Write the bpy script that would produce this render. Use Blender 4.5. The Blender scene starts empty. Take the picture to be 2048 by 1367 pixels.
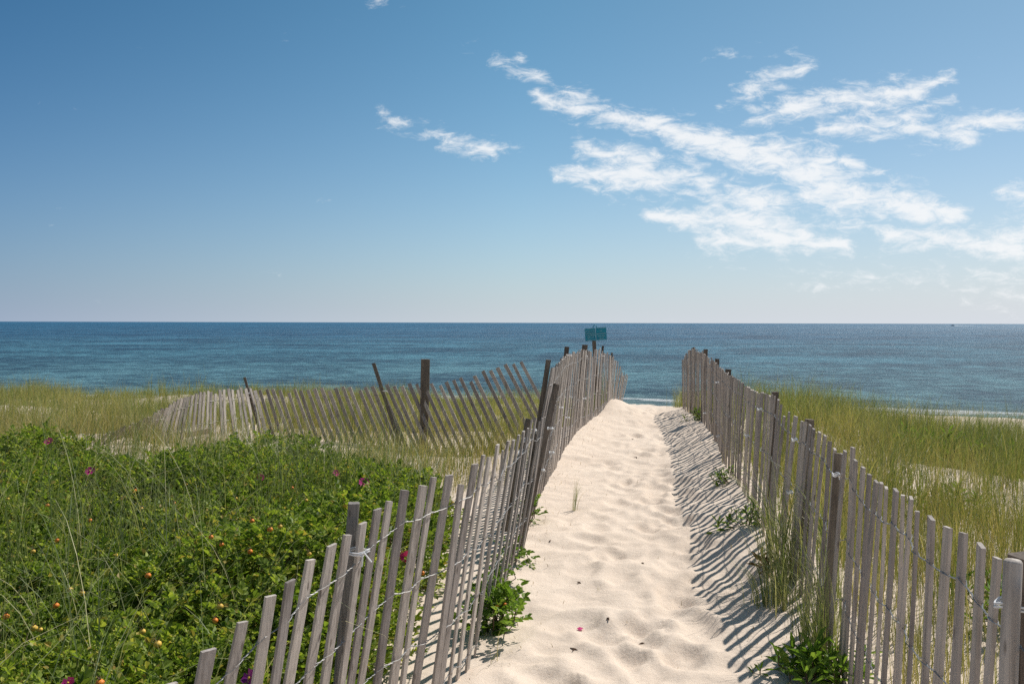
import bpy, math, random
import numpy as np
from mathutils import Matrix, Vector

R = np.random.default_rng(7)
rnd = random.Random(11)
SC = bpy.context.scene
COL = SC.collection
rad = math.radians

# ------------------------------------------------------------------ camera
F = 1700.0                       # focal length in photo pixels (2048 wide)
CX, CY = 1024.0, 683.5
EYE = np.array([0.0, 0.0, 1.55])
PITCH = math.atan(38.5 / F)
ROLL = 0.0024
fw = np.array([0, math.cos(PITCH), -math.sin(PITCH)])
up0 = np.array([0, math.sin(PITCH), math.cos(PITCH)])
rt0 = np.array([1.0, 0, 0])
rt = rt0 * math.cos(ROLL) + up0 * math.sin(ROLL)
up = up0 * math.cos(ROLL) - rt0 * math.sin(ROLL)
cam = bpy.data.cameras.new('camera')
cam.sensor_width = 36.0
cam.lens = F / 2048 * 36.0
cam.clip_start = 0.05
cam.clip_end = 120000
co = bpy.data.objects.new('camera', cam)
COL.objects.link(co)
M = Matrix(((rt[0], up[0], -fw[0], EYE[0]), (rt[1], up[1], -fw[1], EYE[1]), (rt[2], up[2], -fw[2], EYE[2]), (0, 0, 0, 1)))
co.matrix_world = M
SC.camera = co


def P(px, py, Y):
    """point of the place seen along a photo direction at distance Y ahead"""
    d = fw + rt * (px - CX) / F - up * (py - CY) / F
    return EYE + d * (Y / d[1])


# ------------------------------------------------------------------ numpy noise
def _hash(ix, iy, seed):
    h = (ix.astype(np.int64) * 374761393 + iy.astype(np.int64) * 668265263 + seed * 1442695041) & 0xFFFFFFFF
    h = ((h ^ (h >> 13)) * 1274126177) & 0xFFFFFFFF
    h = h ^ (h >> 16)
    return (h & 0xFFFF) / 65535.0


def vnoise(x, y, seed=0):
    x = np.asarray(x, float); y = np.asarray(y, float)
    ix = np.floor(x); iy = np.floor(y)
    fx = x - ix; fy = y - iy
    fx = fx * fx * fx * (fx * (fx * 6 - 15) + 10); fy = fy * fy * fy * (fy * (fy * 6 - 15) + 10)
    a = _hash(ix, iy, seed); b = _hash(ix + 1, iy, seed)
    c = _hash(ix, iy + 1, seed); d = _hash(ix + 1, iy + 1, seed)
    return (a * (1 - fx) + b * fx) * (1 - fy) + (c * (1 - fx) + d * fx) * fy - 0.5


def fbm(x, y, seed=0, octv=3):
    s = 0; a = 1.0
    for o in range(octv):
        s = s + a * vnoise(x * 2 ** o + 17.3 * o, y * 2 ** o - 9.1 * o, seed + o)
        a *= 0.5
    return s


def ss(a, b, x):
    t = np.clip((np.asarray(x, float) - a) / (b - a), 0, 1)
    return t * t * (3 - 2 * t)


# ------------------------------------------------------------------ fence lines in plan (base of the slats)
LY = [-3, 0.9, 1.75, 2.46, 3.2, 3.83, 4.5, 5.4, 6.26, 7.7, 9.1, 10.9, 13.2, 14.6, 16.6, 20]
LX = [-3.4, -1.62, -1.2, -0.86, -0.52, -0.26, -0.15, -0.03, 0.06, 0.245, 0.45, 0.745, 1.227, 1.67, 2.09, 2.7]
RY = [-3, 1.0, 1.85, 3.0, 4.0, 5.1, 6.6, 8.25, 10.5, 12.3, 13.9, 15, 17, 20]
RX = [0.3, 0.88, 1.04, 1.28, 1.44, 1.62, 1.84, 2.06, 2.48, 2.72, 2.93, 3.0, 3.1, 3.3]


def lx(y): return np.interp(y, LY, LX)
def rx(y): return np.interp(y, RY, RX)


# footprints on the path
FP = []
for i in range(150):
    y = 2.5 + 13 * rnd.random() ** 1.25
    a, b = float(lx(y)) + 0.35, float(rx(y)) - 0.3
    FP.append((a + (b - a) * (0.12 + 0.76 * rnd.random()), y, rnd.gauss(0, 0.35), 0.6 + 0.6 * rnd.random()))
# the few deep ones by the camera
for px, py, an, k in [(1255, 1105, .3, 1.0), (1180, 1185, .9, 1.1), (1310, 1245, .8, 1.5), (1350, 1190, .2, 1.2), (1250, 1270, .9, 1.1),
                      (1275, 1300, .7, 1.2), (1390, 1205, 0, 1.2), (1150, 1250, .8, 1.5), (1130, 1290, .9, 1.3), (1345, 1140, .1, 1),
                      (1240, 1150, .5, 1.2), (1360, 1320, .5, 1.1), (1230, 1330, .6, 1.1), (1300, 1340, -.4, 1.0), (1080, 1330, .5, .9), (1200, 1050, .3, .8)]:
    y = 1.55 * F / (py - 644); FP.append(((px - 1024) / F * y, y, -an, k))


def H0(x, y):
    """large shape of the ground"""
    x = np.asarray(x, float); y = np.asarray(y, float)
    fl = lx(y); fr = rx(y)
    mid = np.interp(y, [-10, 0, 13, 15, 16.5, 19, 24, 30], [0, 0, 0, -.02, -.1, -.6, -2.2, -6])
    lef = np.interp(y, [-10, 0, 6, 9, 12, 16, 20, 26, 29, 33, 38], [0, 0, -.03, -.12, -.26, -.5, -.74, -.92, -1.10, -2.6, -6])
    lef = lef + ss(7, 11, y) * (1 - ss(28, 32, y)) * 0.30 * fbm(x * .22, y * .3, 3, 3)
    lef = lef + 0.34 * np.exp(-(((x + 4.9) / 1.0) ** 2 + ((y - 9.9) / .9) ** 2))
    lef = lef - ss(20, 30, y) * np.exp(-((x + 1.6) / 1.3) ** 2) * 0.15
    rig = ss(4.5, 11.5, y) * np.clip(.47 - .20 * (x - 2.7), -.34, .52) - np.interp(y, [12.5, 15, 19, 24, 30], [0, .15, 1.0, 2.6, 6])
    rig = rig + ss(5, 8, y) * 0.28 * fbm(x * .35, y * .3, 5, 3)
    rig = rig + 0.28 * np.exp(-(((x - 7.6) / 1.1) ** 2 + ((y - 11.6) / 1.2) ** 2))
    wl = 1 - ss(fl - 1.3, fl - .03, x)
    wr = ss(fr - .05, fr + 1.3, x)
    z = mid * (1 - wl) * (1 - wr) + lef * wl + rig * wr * (1 - wl)
    z = z + .15 * np.exp(-((x - fr - .05) / .42) ** 2) * ss(3.5, 5.5, y) * (1 - .6 * ss(10, 14.5, y)) * (1 - ss(15, 17, y))
    z = z + .18 * np.exp(-(((x - 1.80) / .42) ** 2 + ((y - 14.5) / 1.0) ** 2))
    z = z + .07 * np.exp(-((x - fl - .02) / .3) ** 2) * ss(9, 11.5, y) * (1 - ss(15, 16.5, y))
    sh_ = np.minimum(56 - .42 * x, 54.5 + 0 * x); sh_ = np.maximum(sh_, 38.0)
    beach = np.where(sh_ - y > 0, -3.45 + .030 * (sh_ - y), -3.45 + .05 * (sh_ - y))
    beach = np.clip(beach, -12, -2.75)
    k = .25
    h = np.clip(.5 + .5 * (z - beach) / k, 0, 1)
    return beach * (1 - h) + z * h + k * h * (1 - h)


def H(x, y):
    x = np.asarray(x, float); y = np.asarray(y, float)
    z = H0(x, y)
    near = ss(0, 1, y) * (1 - ss(16, 19, y))
    inp = ss(lx(y) - .3, lx(y) + .2, x) * (1 - ss(rx(y) - .05, rx(y) + .3, x))
    z = z + near * (0.4 + .6 * inp) * (.020 * vnoise(x * 1.6, y * 1.6, 21) + (.024 + .016 * ss(rx(y) - .75, rx(y) - .45, x)) * vnoise(x * 3.1 + y * .8, y * 3.4, 22)
                    + .026 * vnoise(x * 6.3, y * 6.8, 23) + .012 * vnoise(x * 14, y * 14, 24) + .004 * vnoise(x * 30, y * 30, 25))
    z = z + ss(16, 20, y) * .05 * fbm(x * .8, y * .8, 30, 3)
    z = z + (1 - inp) * near * .10 * vnoise(x * .9, y * .9, 31)
    for fx_, fy_, an, k in FP:
        m = (np.abs(x - fx_) < .45) & (np.abs(y - fy_) < .45)
        if not np.any(m): continue
        dx = np.where(m, x - fx_, 9); dy = np.where(m, y - fy_, 9)
        u = dx * math.cos(an) + dy * math.sin(an); v = -dx * math.sin(an) + dy * math.cos(an)
        r2 = (u / .085) ** 2 + (v / .16) ** 2
        z = z + k * np.where(r2 < 12, -.017 / (1 + (r2 / .9) ** 3) + .008 * np.exp(-(np.sqrt(r2) - 1.5) ** 2 / .10), 0)
    return z


def Hs(x, y): return float(H(np.array([x]), np.array([y]))[0])


# ------------------------------------------------------------------ mesh helpers
def mesh_np(name, V, Fs, mats, parent=None, smooth=False, loc=None, midx=None):
    """one mesh object from a vertex array and a list of (n,k) face arrays"""
    me = bpy.data.meshes.new(name)
    V = np.asarray(V, np.float32)
    if loc is not None: V = V - np.asarray(loc, np.float32)
    Fs = [np.asarray(f, np.int32) for f in Fs if len(f)]
    nl = sum(f.size for f in Fs); nf = sum(len(f) for f in Fs)
    me.vertices.add(len(V)); me.vertices.foreach_set('co', V.ravel())
    me.loops.add(nl); me.polygons.add(nf)
    me.loops.foreach_set('vertex_index', np.concatenate([f.ravel() for f in Fs]))
    tot = np.concatenate([np.full(len(f), f.shape[1], np.int32) for f in Fs])
    st = np.zeros(nf, np.int32); st[1:] = np.cumsum(tot)[:-1]
    me.polygons.foreach_set('loop_start', st)
    me.polygons.foreach_set('loop_total', tot)
    me.polygons.foreach_set('use_smooth', np.full(nf, bool(smooth)))
    for m in (mats if isinstance(mats, (list, tuple)) else [mats]): me.materials.append(m)
    if midx is not None: me.polygons.foreach_set('material_index', np.asarray(midx, np.int32))
    me.update(calc_edges=True)
    o = bpy.data.objects.new(name, me)
    COL.objects.link(o)
    if parent is not None: o.parent = parent
    elif loc is not None: o.location = loc
    return o


def tag(o, label=None, cat=None, group=None, kind=None):
    if label: o['label'] = label
    if cat: o['category'] = cat
    if group: o['group'] = group
    if kind: o['kind'] = kind
    return o


def empty(name, loc, label, cat, group=None):
    o = bpy.data.objects.new(name, None)
    o.empty_display_size = .1
    COL.objects.link(o); o.location = loc
    return tag(o, label, cat, group)


class MB:
    """collects shapes for one mesh"""
    def __init__(s): s.V = []; s.q = []; s.t = []; s.n = 0
    def add(s, V, quads=(), tris=()):
        V = np.asarray(V, float)
        s.V.append(V)
        if len(quads): s.q.append(np.asarray(quads, int) + s.n)
        if len(tris): s.t.append(np.asarray(tris, int) + s.n)
        s.n += len(V)
    def build(s, name, mat, parent=None, loc=None, smooth=False):
        F_ = []
        if s.q: F_.append(np.concatenate(s.q))
        if s.t: F_.append(np.concatenate(s.t))
        return mesh_np(name, np.concatenate(s.V), F_, mat, parent, smooth, loc)
    def tube(s, pts, r, sides=5, taper=None, cap=True):
        pts = np.asarray(pts, float); n = len(pts)
        tg = np.gradient(pts, axis=0); tg /= np.linalg.norm(tg, axis=1)[:, None] + 1e-9
        ref = np.array([0.13, 0.21, 1.0]) if abs(tg[0][2]) < .9 else np.array([1.0, .1, .05])
        a = np.cross(tg, ref); a /= np.linalg.norm(a, axis=1)[:, None] + 1e-9
        b = np.cross(tg, a)
        rr = np.full(n, r) if taper is None else r * np.asarray(taper)
        an = np.arange(sides) * 2 * math.pi / sides
        ring = a[:, None] * np.cos(an)[None, :, None] + b[:, None] * np.sin(an)[None, :, None]
        V = (pts[:, None] + ring * rr[:, None, None]).reshape(-1, 3)
        i = np.arange(n - 1)[:, None] * sides; j = np.arange(sides)[None]; k = (j + 1) % sides
        q = np.stack([i + j, i + k, i + sides + k, i + sides + j], -1).reshape(-1, 4)
        s.add(V, q)
    def bar(s, Bp, T, side, w, t, rows=5, bow=0.0, twist=0.0, jit=0.03, rg=None, cut=0.0):
        """sawn bar from Bp to T; side = direction of its width"""
        rg = rg or rnd
        Bp = np.asarray(Bp, float); T = np.asarray(T, float)
        ax = T - Bp; L = np.linalg.norm(ax); ax /= L
        sd = np.asarray(side, float); sd = sd - ax * sd.dot(ax); sd /= np.linalg.norm(sd)
        nr = np.cross(ax, sd)
        V = []
        for i in range(rows):
            f = i / (rows - 1)
            c = Bp + (T - Bp) * f + nr * bow * math.sin(math.pi * f)
            an = twist * (f - .5)
            s2 = sd * math.cos(an) + nr * math.sin(an); n2 = nr * math.cos(an) - sd * math.sin(an)
            w2 = w * .5 * (1 + rg.uniform(-jit, jit)); t2 = t * .5 * (1 + rg.uniform(-jit, jit))
            ch = min(w2, t2) * .22
            prof = [(-w2 + ch, -t2), (w2 - ch, -t2), (w2, -t2 + ch), (w2, t2 - ch), (w2 - ch, t2), (-w2 + ch, t2), (-w2, t2 - ch), (-w2, -t2 + ch)]
            for p_, q_ in prof:
                V.append(c + s2 * p_ + n2 * q_ + (ax * cut * p_ if i == rows - 1 else 0))
        q = []
        for i in range(rows - 1):
            for j in range(8):
                k = (j + 1) % 8
                q.append((i * 8 + j, i * 8 + k, i * 8 + 8 + k, i * 8 + 8 + j))
        e = (rows - 1) * 8
        for o in (0, e):
            q += [(o, o + 1, o + 2, o + 7), (o + 7, o + 2, o + 3, o + 6), (o + 6, o + 3, o + 4, o + 5)]
        s.add(V, q)


# ------------------------------------------------------------------ materials
def newmat(name):
    m = bpy.data.materials.new(name); m.use_nodes = True
    nt = m.node_tree; nt.nodes.clear()
    return m, nt, nt.nodes, nt.links


def out(nt, sh):
    o = nt.nodes.new('ShaderNodeOutputMaterial'); nt.links.new(sh, o.inputs['Surface'])


def noise(nt, vec, scale, detail=4, rough=.55, dist=0.0):
    n = nt.nodes.new('ShaderNodeTexNoise')
    n.inputs['Scale'].default_value = scale; n.inputs['Detail'].default_value = detail
    n.inputs['Roughness'].default_value = rough; n.inputs['Distortion'].default_value = dist
    if vec is not None: nt.links.new(vec, n.inputs['Vector'])
    return n.outputs['Fac']


def ramp(nt, fac, stops):
    r = nt.nodes.new('ShaderNodeValToRGB')
    el = r.color_ramp.elements
    while len(el) < len(stops): el.new(0.5)
    for e, (p, c) in zip(el, stops): e.position = p; e.color = (*c, 1)
    nt.links.new(fac, r.inputs['Fac'])
    return r.outputs['Color']


def mapping(nt, vec, scale, rot=(0, 0, 0)):
    m = nt.nodes.new('ShaderNodeMapping'); m.inputs['Scale'].default_value = scale; m.inputs['Rotation'].default_value = rot
    nt.links.new(vec, m.inputs['Vector']); return m.outputs['Vector']


def mathn(nt, op, a, b=None, c=None, clamp=False):
    n = nt.nodes.new('ShaderNodeMath'); n.operation = op; n.use_clamp = clamp
    for i, v in enumerate((a, b, c)):
        if v is None: continue
        if isinstance(v, (int, float)): n.inputs[i].default_value = v
        else: nt.links.new(v, n.inputs[i])
    return n.outputs[0]


def mixc(nt, fac, a, b, mode='MIX'):
    n = nt.nodes.new('ShaderNodeMix'); n.data_type = 'RGBA'; n.blend_type = mode
    for i, v in ((0, fac), (6, a), (7, b)):
        if isinstance(v, (int, float)): n.inputs[i].default_value = v
        elif isinstance(v, tuple): n.inputs[i].default_value = (*v, 1)
        else: nt.links.new(v, n.inputs[i])
    return n.outputs[2]


def principled(nt, col, rough=.8, spec=.3, normal=None, **kw):
    p = nt.nodes.new('ShaderNodeBsdfPrincipled')
    if isinstance(col, tuple): p.inputs['Base Color'].default_value = (*col, 1)
    else: nt.links.new(col, p.inputs['Base Color'])
    if isinstance(rough, (int, float)): p.inputs['Roughness'].default_value = rough
    else: nt.links.new(rough, p.inputs['Roughness'])
    p.inputs['Specular IOR Level'].default_value = spec
    if normal is not None: nt.links.new(normal, p.inputs['Normal'])
    for k, v in kw.items(): p.inputs[k].default_value = v
    return p.outputs['BSDF']


def bump(nt, h, strength=.3, dist=.01):
    b = nt.nodes.new('ShaderNodeBump'); b.inputs['Strength'].default_value = strength; b.inputs['Distance'].default_value = dist
    nt.links.new(h, b.inputs['Height']); return b.outputs['Normal']


def objco(nt):
    return nt.nodes.new('ShaderNodeTexCoord').outputs['Object']


def mat_sand():
    m, nt, N, L = newmat('dune sand')
    v = objco(nt)
    grain = noise(nt, v, 420, 3, .7)
    mid = noise(nt, v, 34, 5, .6)
    big = noise(nt, v, 1.3, 4, .5)
    c = ramp(nt, big, [(.3, (.69, .57, .465)), (.7, (.755, .635, .525))])
    c = mixc(nt, ramp(nt, grain, [(.36, (1, 1, 1)), (.48, (0, 0, 0))]), c, mixc(nt, .45, c, (.38, .25, .15)))
    c = mixc(nt, ramp(nt, mid, [(.62, (0, 0, 0)), (.8, (.35, .35, .35))]), c, (.50, .37, .26))
    speck = noise(nt, v, 150, 2, .5)
    c = mixc(nt, ramp(nt, speck, [(.68, (0, 0, 0)), (.74, (.7, .7, .7))]), c, (.30, .20, .13))
    h = mathn(nt, 'ADD', mathn(nt, 'MULTIPLY', grain, .35), mathn(nt, 'MULTIPLY', mid, .9))
    out(nt, principled(nt, c, .95, .1, bump(nt, h, .55, .012)))
    return m


def mat_wood(name, lo, hi, dark):
    m, nt, N, L = newmat(name)
    v = objco(nt)
    oi = N.new('ShaderNodeObjectInfo')
    off = N.new('ShaderNodeVectorMath'); off.operation = 'ADD'
    cb = N.new('ShaderNodeCombineXYZ'); L.new(mathn(nt, 'MULTIPLY', oi.outputs['Random'], 37), cb.inputs[0]); L.new(mathn(nt, 'MULTIPLY', oi.outputs['Random'], 13), cb.inputs[2])
    L.new(v, off.inputs[0]); L.new(cb.outputs[0], off.inputs[1])
    gv = mapping(nt, off.outputs[0], (95, 95, 3.0))
    g = noise(nt, gv, 1.0, 5, .65, .6)
    g2 = noise(nt, mapping(nt, off.outputs[0], (14, 14, 4)), 1.0, 4, .6)
    c = ramp(nt, g, [(.25, lo), (.62, hi)])
    c = mixc(nt, ramp(nt, g2, [(.52, (0, 0, 0)), (.78, (.75, .75, .75))]), c, dark)
    val = mathn(nt, 'MULTIPLY_ADD', oi.outputs['Random'], .55, .72)
    c = mixc(nt, 1.0, c, N.new('ShaderNodeCombineColor').outputs[0], 'MULTIPLY')
    cc = [n for n in N if n.bl_idname == 'ShaderNodeCombineColor'][-1]
    L.new(val, cc.inputs[0]); L.new(val, cc.inputs[1]); L.new(mathn(nt, 'MULTIPLY_ADD', oi.outputs['Random'], .50, .74), cc.inputs[2])
    # knots
    vo = N.new('ShaderNodeTexVoronoi'); vo.inputs['Scale'].default_value = 1
    L.new(mapping(nt, off.outputs[0], (26, 26, 7)), vo.inputs['Vector'])
    c = mixc(nt, ramp(nt, vo.outputs['Distance'], [(.08, (.8, .8, .8)), (.16, (0, 0, 0))]), c, dark)
    out(nt, principled(nt, c, .9, .15, bump(nt, g, .5, .004)))
    return m


def mat_leaf(name, stops, trans=.35, rough=.5, spec=.35, dry=False):
    m, nt, N, L = newmat(name)
    g = N.new('ShaderNodeNewGeometry')
    c = ramp(nt, g.outputs['Random Per Island'], stops)
    if dry:
        dn_ = noise(nt, objco(nt), .9, 4, .6)
        c = mixc(nt, ramp(nt, dn_, [(.47, (0, 0, 0)), (.65, (.7, .7, .7))]), c, (.43, .36, .20))
    pv = noise(nt, objco(nt), 2.2, 2, .5)
    c = mixc(nt, 1.0, c, ramp(nt, pv, [(.3, (.72, .78, .7)), (.7, (1.22, 1.15, 1.1))]), 'MULTIPLY')
    p = principled(nt, c, rough, spec)
    t = N.new('ShaderNodeBsdfTranslucent')
    L.new(mixc(nt, 1.0, c, (1.25, 1.35, .55), 'MULTIPLY'), t.inputs['Color'])
    mx = N.new('ShaderNodeMixShader'); mx.inputs[0].default_value = trans
    L.new(p, mx.inputs[1]); L.new(t.outputs[0], mx.inputs[2])
    out(nt, mx.outputs[0])
    return m


def mat_plain(name, col, rough=.6, spec=.3, vary=.12, scale=30, metallic=0.0):
    m, nt, N, L = newmat(name)
    n = noise(nt, objco(nt), scale, 4, .6)
    lo = tuple(max(0, x * (1 - vary)) for x in col); hi = tuple(min(1, x * (1 + vary)) for x in col)
    c = ramp(nt, n, [(.3, lo), (.7, hi)])
    out(nt, principled(nt, c, rough, spec, Metallic=metallic))
    return m


SAND = mat_sand()
WOOD = mat_wood('weathered slat wood', (.265, .230, .205), (.48, .425, .385), (.145, .118, .10))
POSTW = mat_wood('dark weathered post wood', (.095, .075, .062), (.20, .162, .135), (.05, .04, .034))
TIMBER = mat_wood('brown grey timber', (.115, .094, .076), (.235, .195, .155), (.065, .05, .04))
WIRE = mat_plain('galvanised wire', (.27, .26, .25), .5, .5, .35, 60, .4)
TIE = mat_plain('white cord', (.72, .72, .72), .6, .3, .05)
LEAF = mat_leaf(trans=.42, spec=.2, name='rose leaf', stops=[(0, (.065, .11, .018)), (.35, (.165, .235, .042)), (.7, (.28, .355, .07)), (.90, (.42, .45, .11)), (1, (.42, .30, .10))])
SPRIG = mat_leaf('bright leaf', [(0, (.10, .17, .028)), (.6, (.17, .27, .05)), (1, (.26, .33, .08))], .42, .5, .2)
GRASS_G = mat_leaf('green dune grass', [(0, (.12, .165, .05)), (.40, (.205, .245, .08)), (.70, (.31, .32, .135)), (.86, (.33, .28, .12)), (1, (.52, .42, .24))], .3, .55, .3, True)
GRASS_M = mat_leaf('mixed dune grass', [(0, (.10, .14, .036)), (.34, (.18, .21, .062)), (.55, (.25, .23, .09)), (.75, (.40, .32, .16)), (1, (.56, .45, .27))], .3, .55, .3, True)
GRASS_D = mat_leaf('grey green grass', [(0, (.12, .16, .055)), (.45, (.22, .26, .10)), (.75, (.40, .40, .20)), (1, (.62, .55, .34))], .25, .5, .35)
GRASS_B = mat_leaf('dry brown grass', [(0, (.16, .10, .045)), (.5, (.26, .18, .08)), (1, (.42, .31, .17))], .2, .7, .2)
STEM = mat_plain('woody stem', (.10, .065, .04), .8, .2, .3)
TWIG = mat_plain('dry twig', (.12, .075, .05), .85, .15, .3)
HIP = mat_plain('orange rose hip', (.85, .25, .035), .5, .3, .3, 60)
HIPY = mat_plain('yellow rose hip', (.72, .46, .08), .5, .3, .25, 60)
PETAL = mat_leaf('magenta petal', [(0, (.50, .02, .20)), (1, (.66, .05, .33))], .35, .6, .2)
PETALV = mat_leaf('violet petal', [(0, (.26, .025, .30)), (1, (.36, .05, .42))], .4, .6, .2)
STAMEN = mat_plain('yellow stamen', (.62, .42, .06), .7, .2)
TEAL = mat_plain('teal sign paint', (.008, .26, .37), .5, .4, .1, 8)
LETTER = mat_plain('pale lettering', (.42, .66, .72), .6, .3, .05)
WHITE = mat_plain('white gelcoat', (.8, .8, .8), .3, .5, .03, 3)
DARKG = mat_plain('dark cabin glass', (.03, .04, .05), .15, .5, .1, 3)


def mat_sea():
    m, nt, N, L = newmat('sea water')
    v = objco(nt)
    # wave heights at several lengths, crests lying along the shore
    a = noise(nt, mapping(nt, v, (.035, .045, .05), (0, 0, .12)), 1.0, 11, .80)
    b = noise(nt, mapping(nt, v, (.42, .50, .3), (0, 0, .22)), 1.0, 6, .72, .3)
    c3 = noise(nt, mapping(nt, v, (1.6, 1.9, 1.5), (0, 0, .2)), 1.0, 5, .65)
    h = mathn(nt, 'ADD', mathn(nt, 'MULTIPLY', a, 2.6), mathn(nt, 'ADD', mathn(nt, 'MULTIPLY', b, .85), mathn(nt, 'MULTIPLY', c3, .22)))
    nrm = bump(nt, h, 1.0, 1.0)
    # deep blue water offshore, greener and paler over the shallows
    sx = N.new('ShaderNodeSeparateXYZ'); L.new(v, sx.inputs[0])
    s = mathn(nt, 'SUBTRACT', sx.outputs[1], mathn(nt, 'MAXIMUM', mathn(nt, 'MINIMUM', mathn(nt, 'MULTIPLY_ADD', sx.outputs[0], -.42, 56.0), 54.5), 38.0))
    depth = N.new('ShaderNodeMapRange'); depth.inputs['From Min'].default_value = 0; depth.inputs['From Max'].default_value = 260; L.new(s, depth.inputs['Value'])
    col = ramp(nt, depth.outputs[0], [(0, (.15, .24, .24)), (.04, (.088, .205, .25)), (.3, (.050, .16, .228)), (1, (.022, .094, .17))])
    patch = noise(nt, mapping(nt, v, (.006, .02, .01), (0, 0, .1)), 1.0, 5, .6)
    col = mixc(nt, 1.0, col, ramp(nt, patch, [(.3, (.72, .78, .84)), (.7, (1.28, 1.22, 1.16))]), 'MULTIPLY')
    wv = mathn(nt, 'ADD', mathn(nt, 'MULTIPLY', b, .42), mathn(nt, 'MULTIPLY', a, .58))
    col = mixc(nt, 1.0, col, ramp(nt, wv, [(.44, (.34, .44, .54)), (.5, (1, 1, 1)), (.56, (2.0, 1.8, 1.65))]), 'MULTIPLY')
    # foam: swash line and a small breaker
    fn = noise(nt, mapping(nt, v, (.35, 1.3, 1), (0, 0, .28)), 1.0, 6, .7)
    wob = mathn(nt, 'MULTIPLY', noise(nt, mapping(nt, v, (.12, .1, .1)), 1.0, 3, .5), 3.0)
    s2 = mathn(nt, 'SUBTRACT', s, wob)
    def band(c, w): return mathn(nt, 'SUBTRACT', 1.0, mathn(nt, 'DIVIDE', mathn(nt, 'ABSOLUTE', mathn(nt, 'SUBTRACT', s2, c)), w), clamp=True)
    f1 = mathn(nt, 'ADD', mathn(nt, 'MULTIPLY', band(.6, 2.6), 1.25), mathn(nt, 'MULTIPLY', mathn(nt, 'SUBTRACT', fn, .5), 2.4))
    f2 = mathn(nt, 'ADD', mathn(nt, 'MULTIPLY', band(8.5, 1.4), .55), mathn(nt, 'MULTIPLY', mathn(nt, 'SUBTRACT', fn, .56), 3.5))
    foam = mathn(nt, 'MAXIMUM', ramp1(nt, f1, .55, .95), ramp1(nt, f2, .62, .95))
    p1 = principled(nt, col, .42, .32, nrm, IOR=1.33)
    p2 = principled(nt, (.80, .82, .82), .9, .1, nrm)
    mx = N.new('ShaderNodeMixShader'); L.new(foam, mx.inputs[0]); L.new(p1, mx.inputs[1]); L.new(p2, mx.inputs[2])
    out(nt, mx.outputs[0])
    return m


def ramp1(nt, v, a, b):
    r = nt.nodes.new('ShaderNodeMapRange'); r.interpolation_type = 'SMOOTHSTEP'
    r.inputs['From Min'].default_value = a; r.inputs['From Max'].default_value = b
    nt.links.new(v, r.inputs['Value']); return r.outputs[0]


SEA = mat_sea()

# ------------------------------------------------------------------ sky, sun
SUN_AZ, SUN_EL = rad(46), rad(49)
w = bpy.data.worlds.new('World'); SC.world = w; w.use_nodes = True
nt = w.node_tree; nt.nodes.clear(); N = nt.nodes; L = nt.links
sky = N.new('ShaderNodeTexSky'); sky.sky_type = 'NISHITA'; sky.sun_disc = False
sky.sun_elevation = SUN_EL; sky.sun_rotation = SUN_AZ
sky.altitude = 0; sky.air_density = 1.0; sky.dust_density = 0.6; sky.ozone_density = 2.0
tc = N.new('ShaderNodeTexCoord')
sep = N.new('ShaderNodeSeparateXYZ'); L.new(tc.outputs['Generated'], sep.inputs[0])
yy = mathn(nt, 'MAXIMUM', sep.outputs[1], .05)
cu = N.new('ShaderNodeCombineXYZ')
L.new(mathn(nt, 'DIVIDE', sep.outputs[0], yy), cu.inputs[0]); L.new(mathn(nt, 'DIVIDE', sep.outputs[2], yy), cu.inputs[1])
UV = cu.outputs[0]
wn = N.new('ShaderNodeTexNoise'); wn.inputs['Scale'].default_value = 9; wn.inputs['Detail'].default_value = 5
L.new(UV, wn.inputs['Vector'])
wsub = N.new('ShaderNodeVectorMath'); wsub.operation = 'SUBTRACT'; wsub.inputs[1].default_value = (.5, .5, .5); L.new(wn.outputs['Color'], wsub.inputs[0])
wmul = N.new('ShaderNodeVectorMath'); wmul.operation = 'MULTIPLY'; wmul.inputs[1].default_value = (.075, .03, 0); L.new(wsub.outputs[0], wmul.inputs[0])
wadd = N.new('ShaderNodeVectorMath'); wadd.operation = 'ADD'; L.new(UV, wadd.inputs[0]); L.new(wmul.outputs[0], wadd.inputs[1])
PW = wadd.outputs[0]

# capsule node group: soft distance to a cloud streak
g = bpy.data.node_groups.new('cloud streak', 'ShaderNodeTree')
for nm, tp in (('P', 'NodeSocketVector'), ('A', 'NodeSocketVector'), ('BA', 'NodeSocketVector'), ('inv', 'NodeSocketFloat'), ('R0', 'NodeSocketFloat'), ('R1', 'NodeSocketFloat'), ('W', 'NodeSocketFloat')):
    g.interface.new_socket(nm, in_out='INPUT', socket_type=tp)
g.interface.new_socket('mask', in_out='OUTPUT', socket_type='NodeSocketFloat')
gi = g.nodes.new('NodeGroupInput'); go = g.nodes.new('NodeGroupOutput')
def vm(op, a, b):
    n = g.nodes.new('ShaderNodeVectorMath'); n.operation = op
    g.links.new(a, n.inputs[0]); g.links.new(b, n.inputs[1]); return n
pa = vm('SUBTRACT', gi.outputs['P'], gi.outputs['A']).outputs[0]
hh = mathn(g, 'MULTIPLY', vm('DOT_PRODUCT', pa, gi.outputs['BA']).outputs['Value'], gi.outputs['inv'], clamp=True)
sc_ = g.nodes.new('ShaderNodeVectorMath'); sc_.operation = 'SCALE'; g.links.new(gi.outputs['BA'], sc_.inputs[0]); g.links.new(hh, sc_.inputs['Scale'])
dv = vm('SUBTRACT', pa, sc_.outputs[0])
ln = g.nodes.new('ShaderNodeVectorMath'); ln.operation = 'LENGTH'; g.links.new(dv.outputs[0], ln.inputs[0])
r_ = mathn(g, 'MULTIPLY_ADD', mathn(g, 'SUBTRACT', gi.outputs['R1'], gi.outputs['R0']), hh, gi.outputs['R0'])
mk = mathn(g, 'SUBTRACT', 1.0, mathn(g, 'DIVIDE', ln.outputs['Value'], r_), clamp=True)
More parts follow.
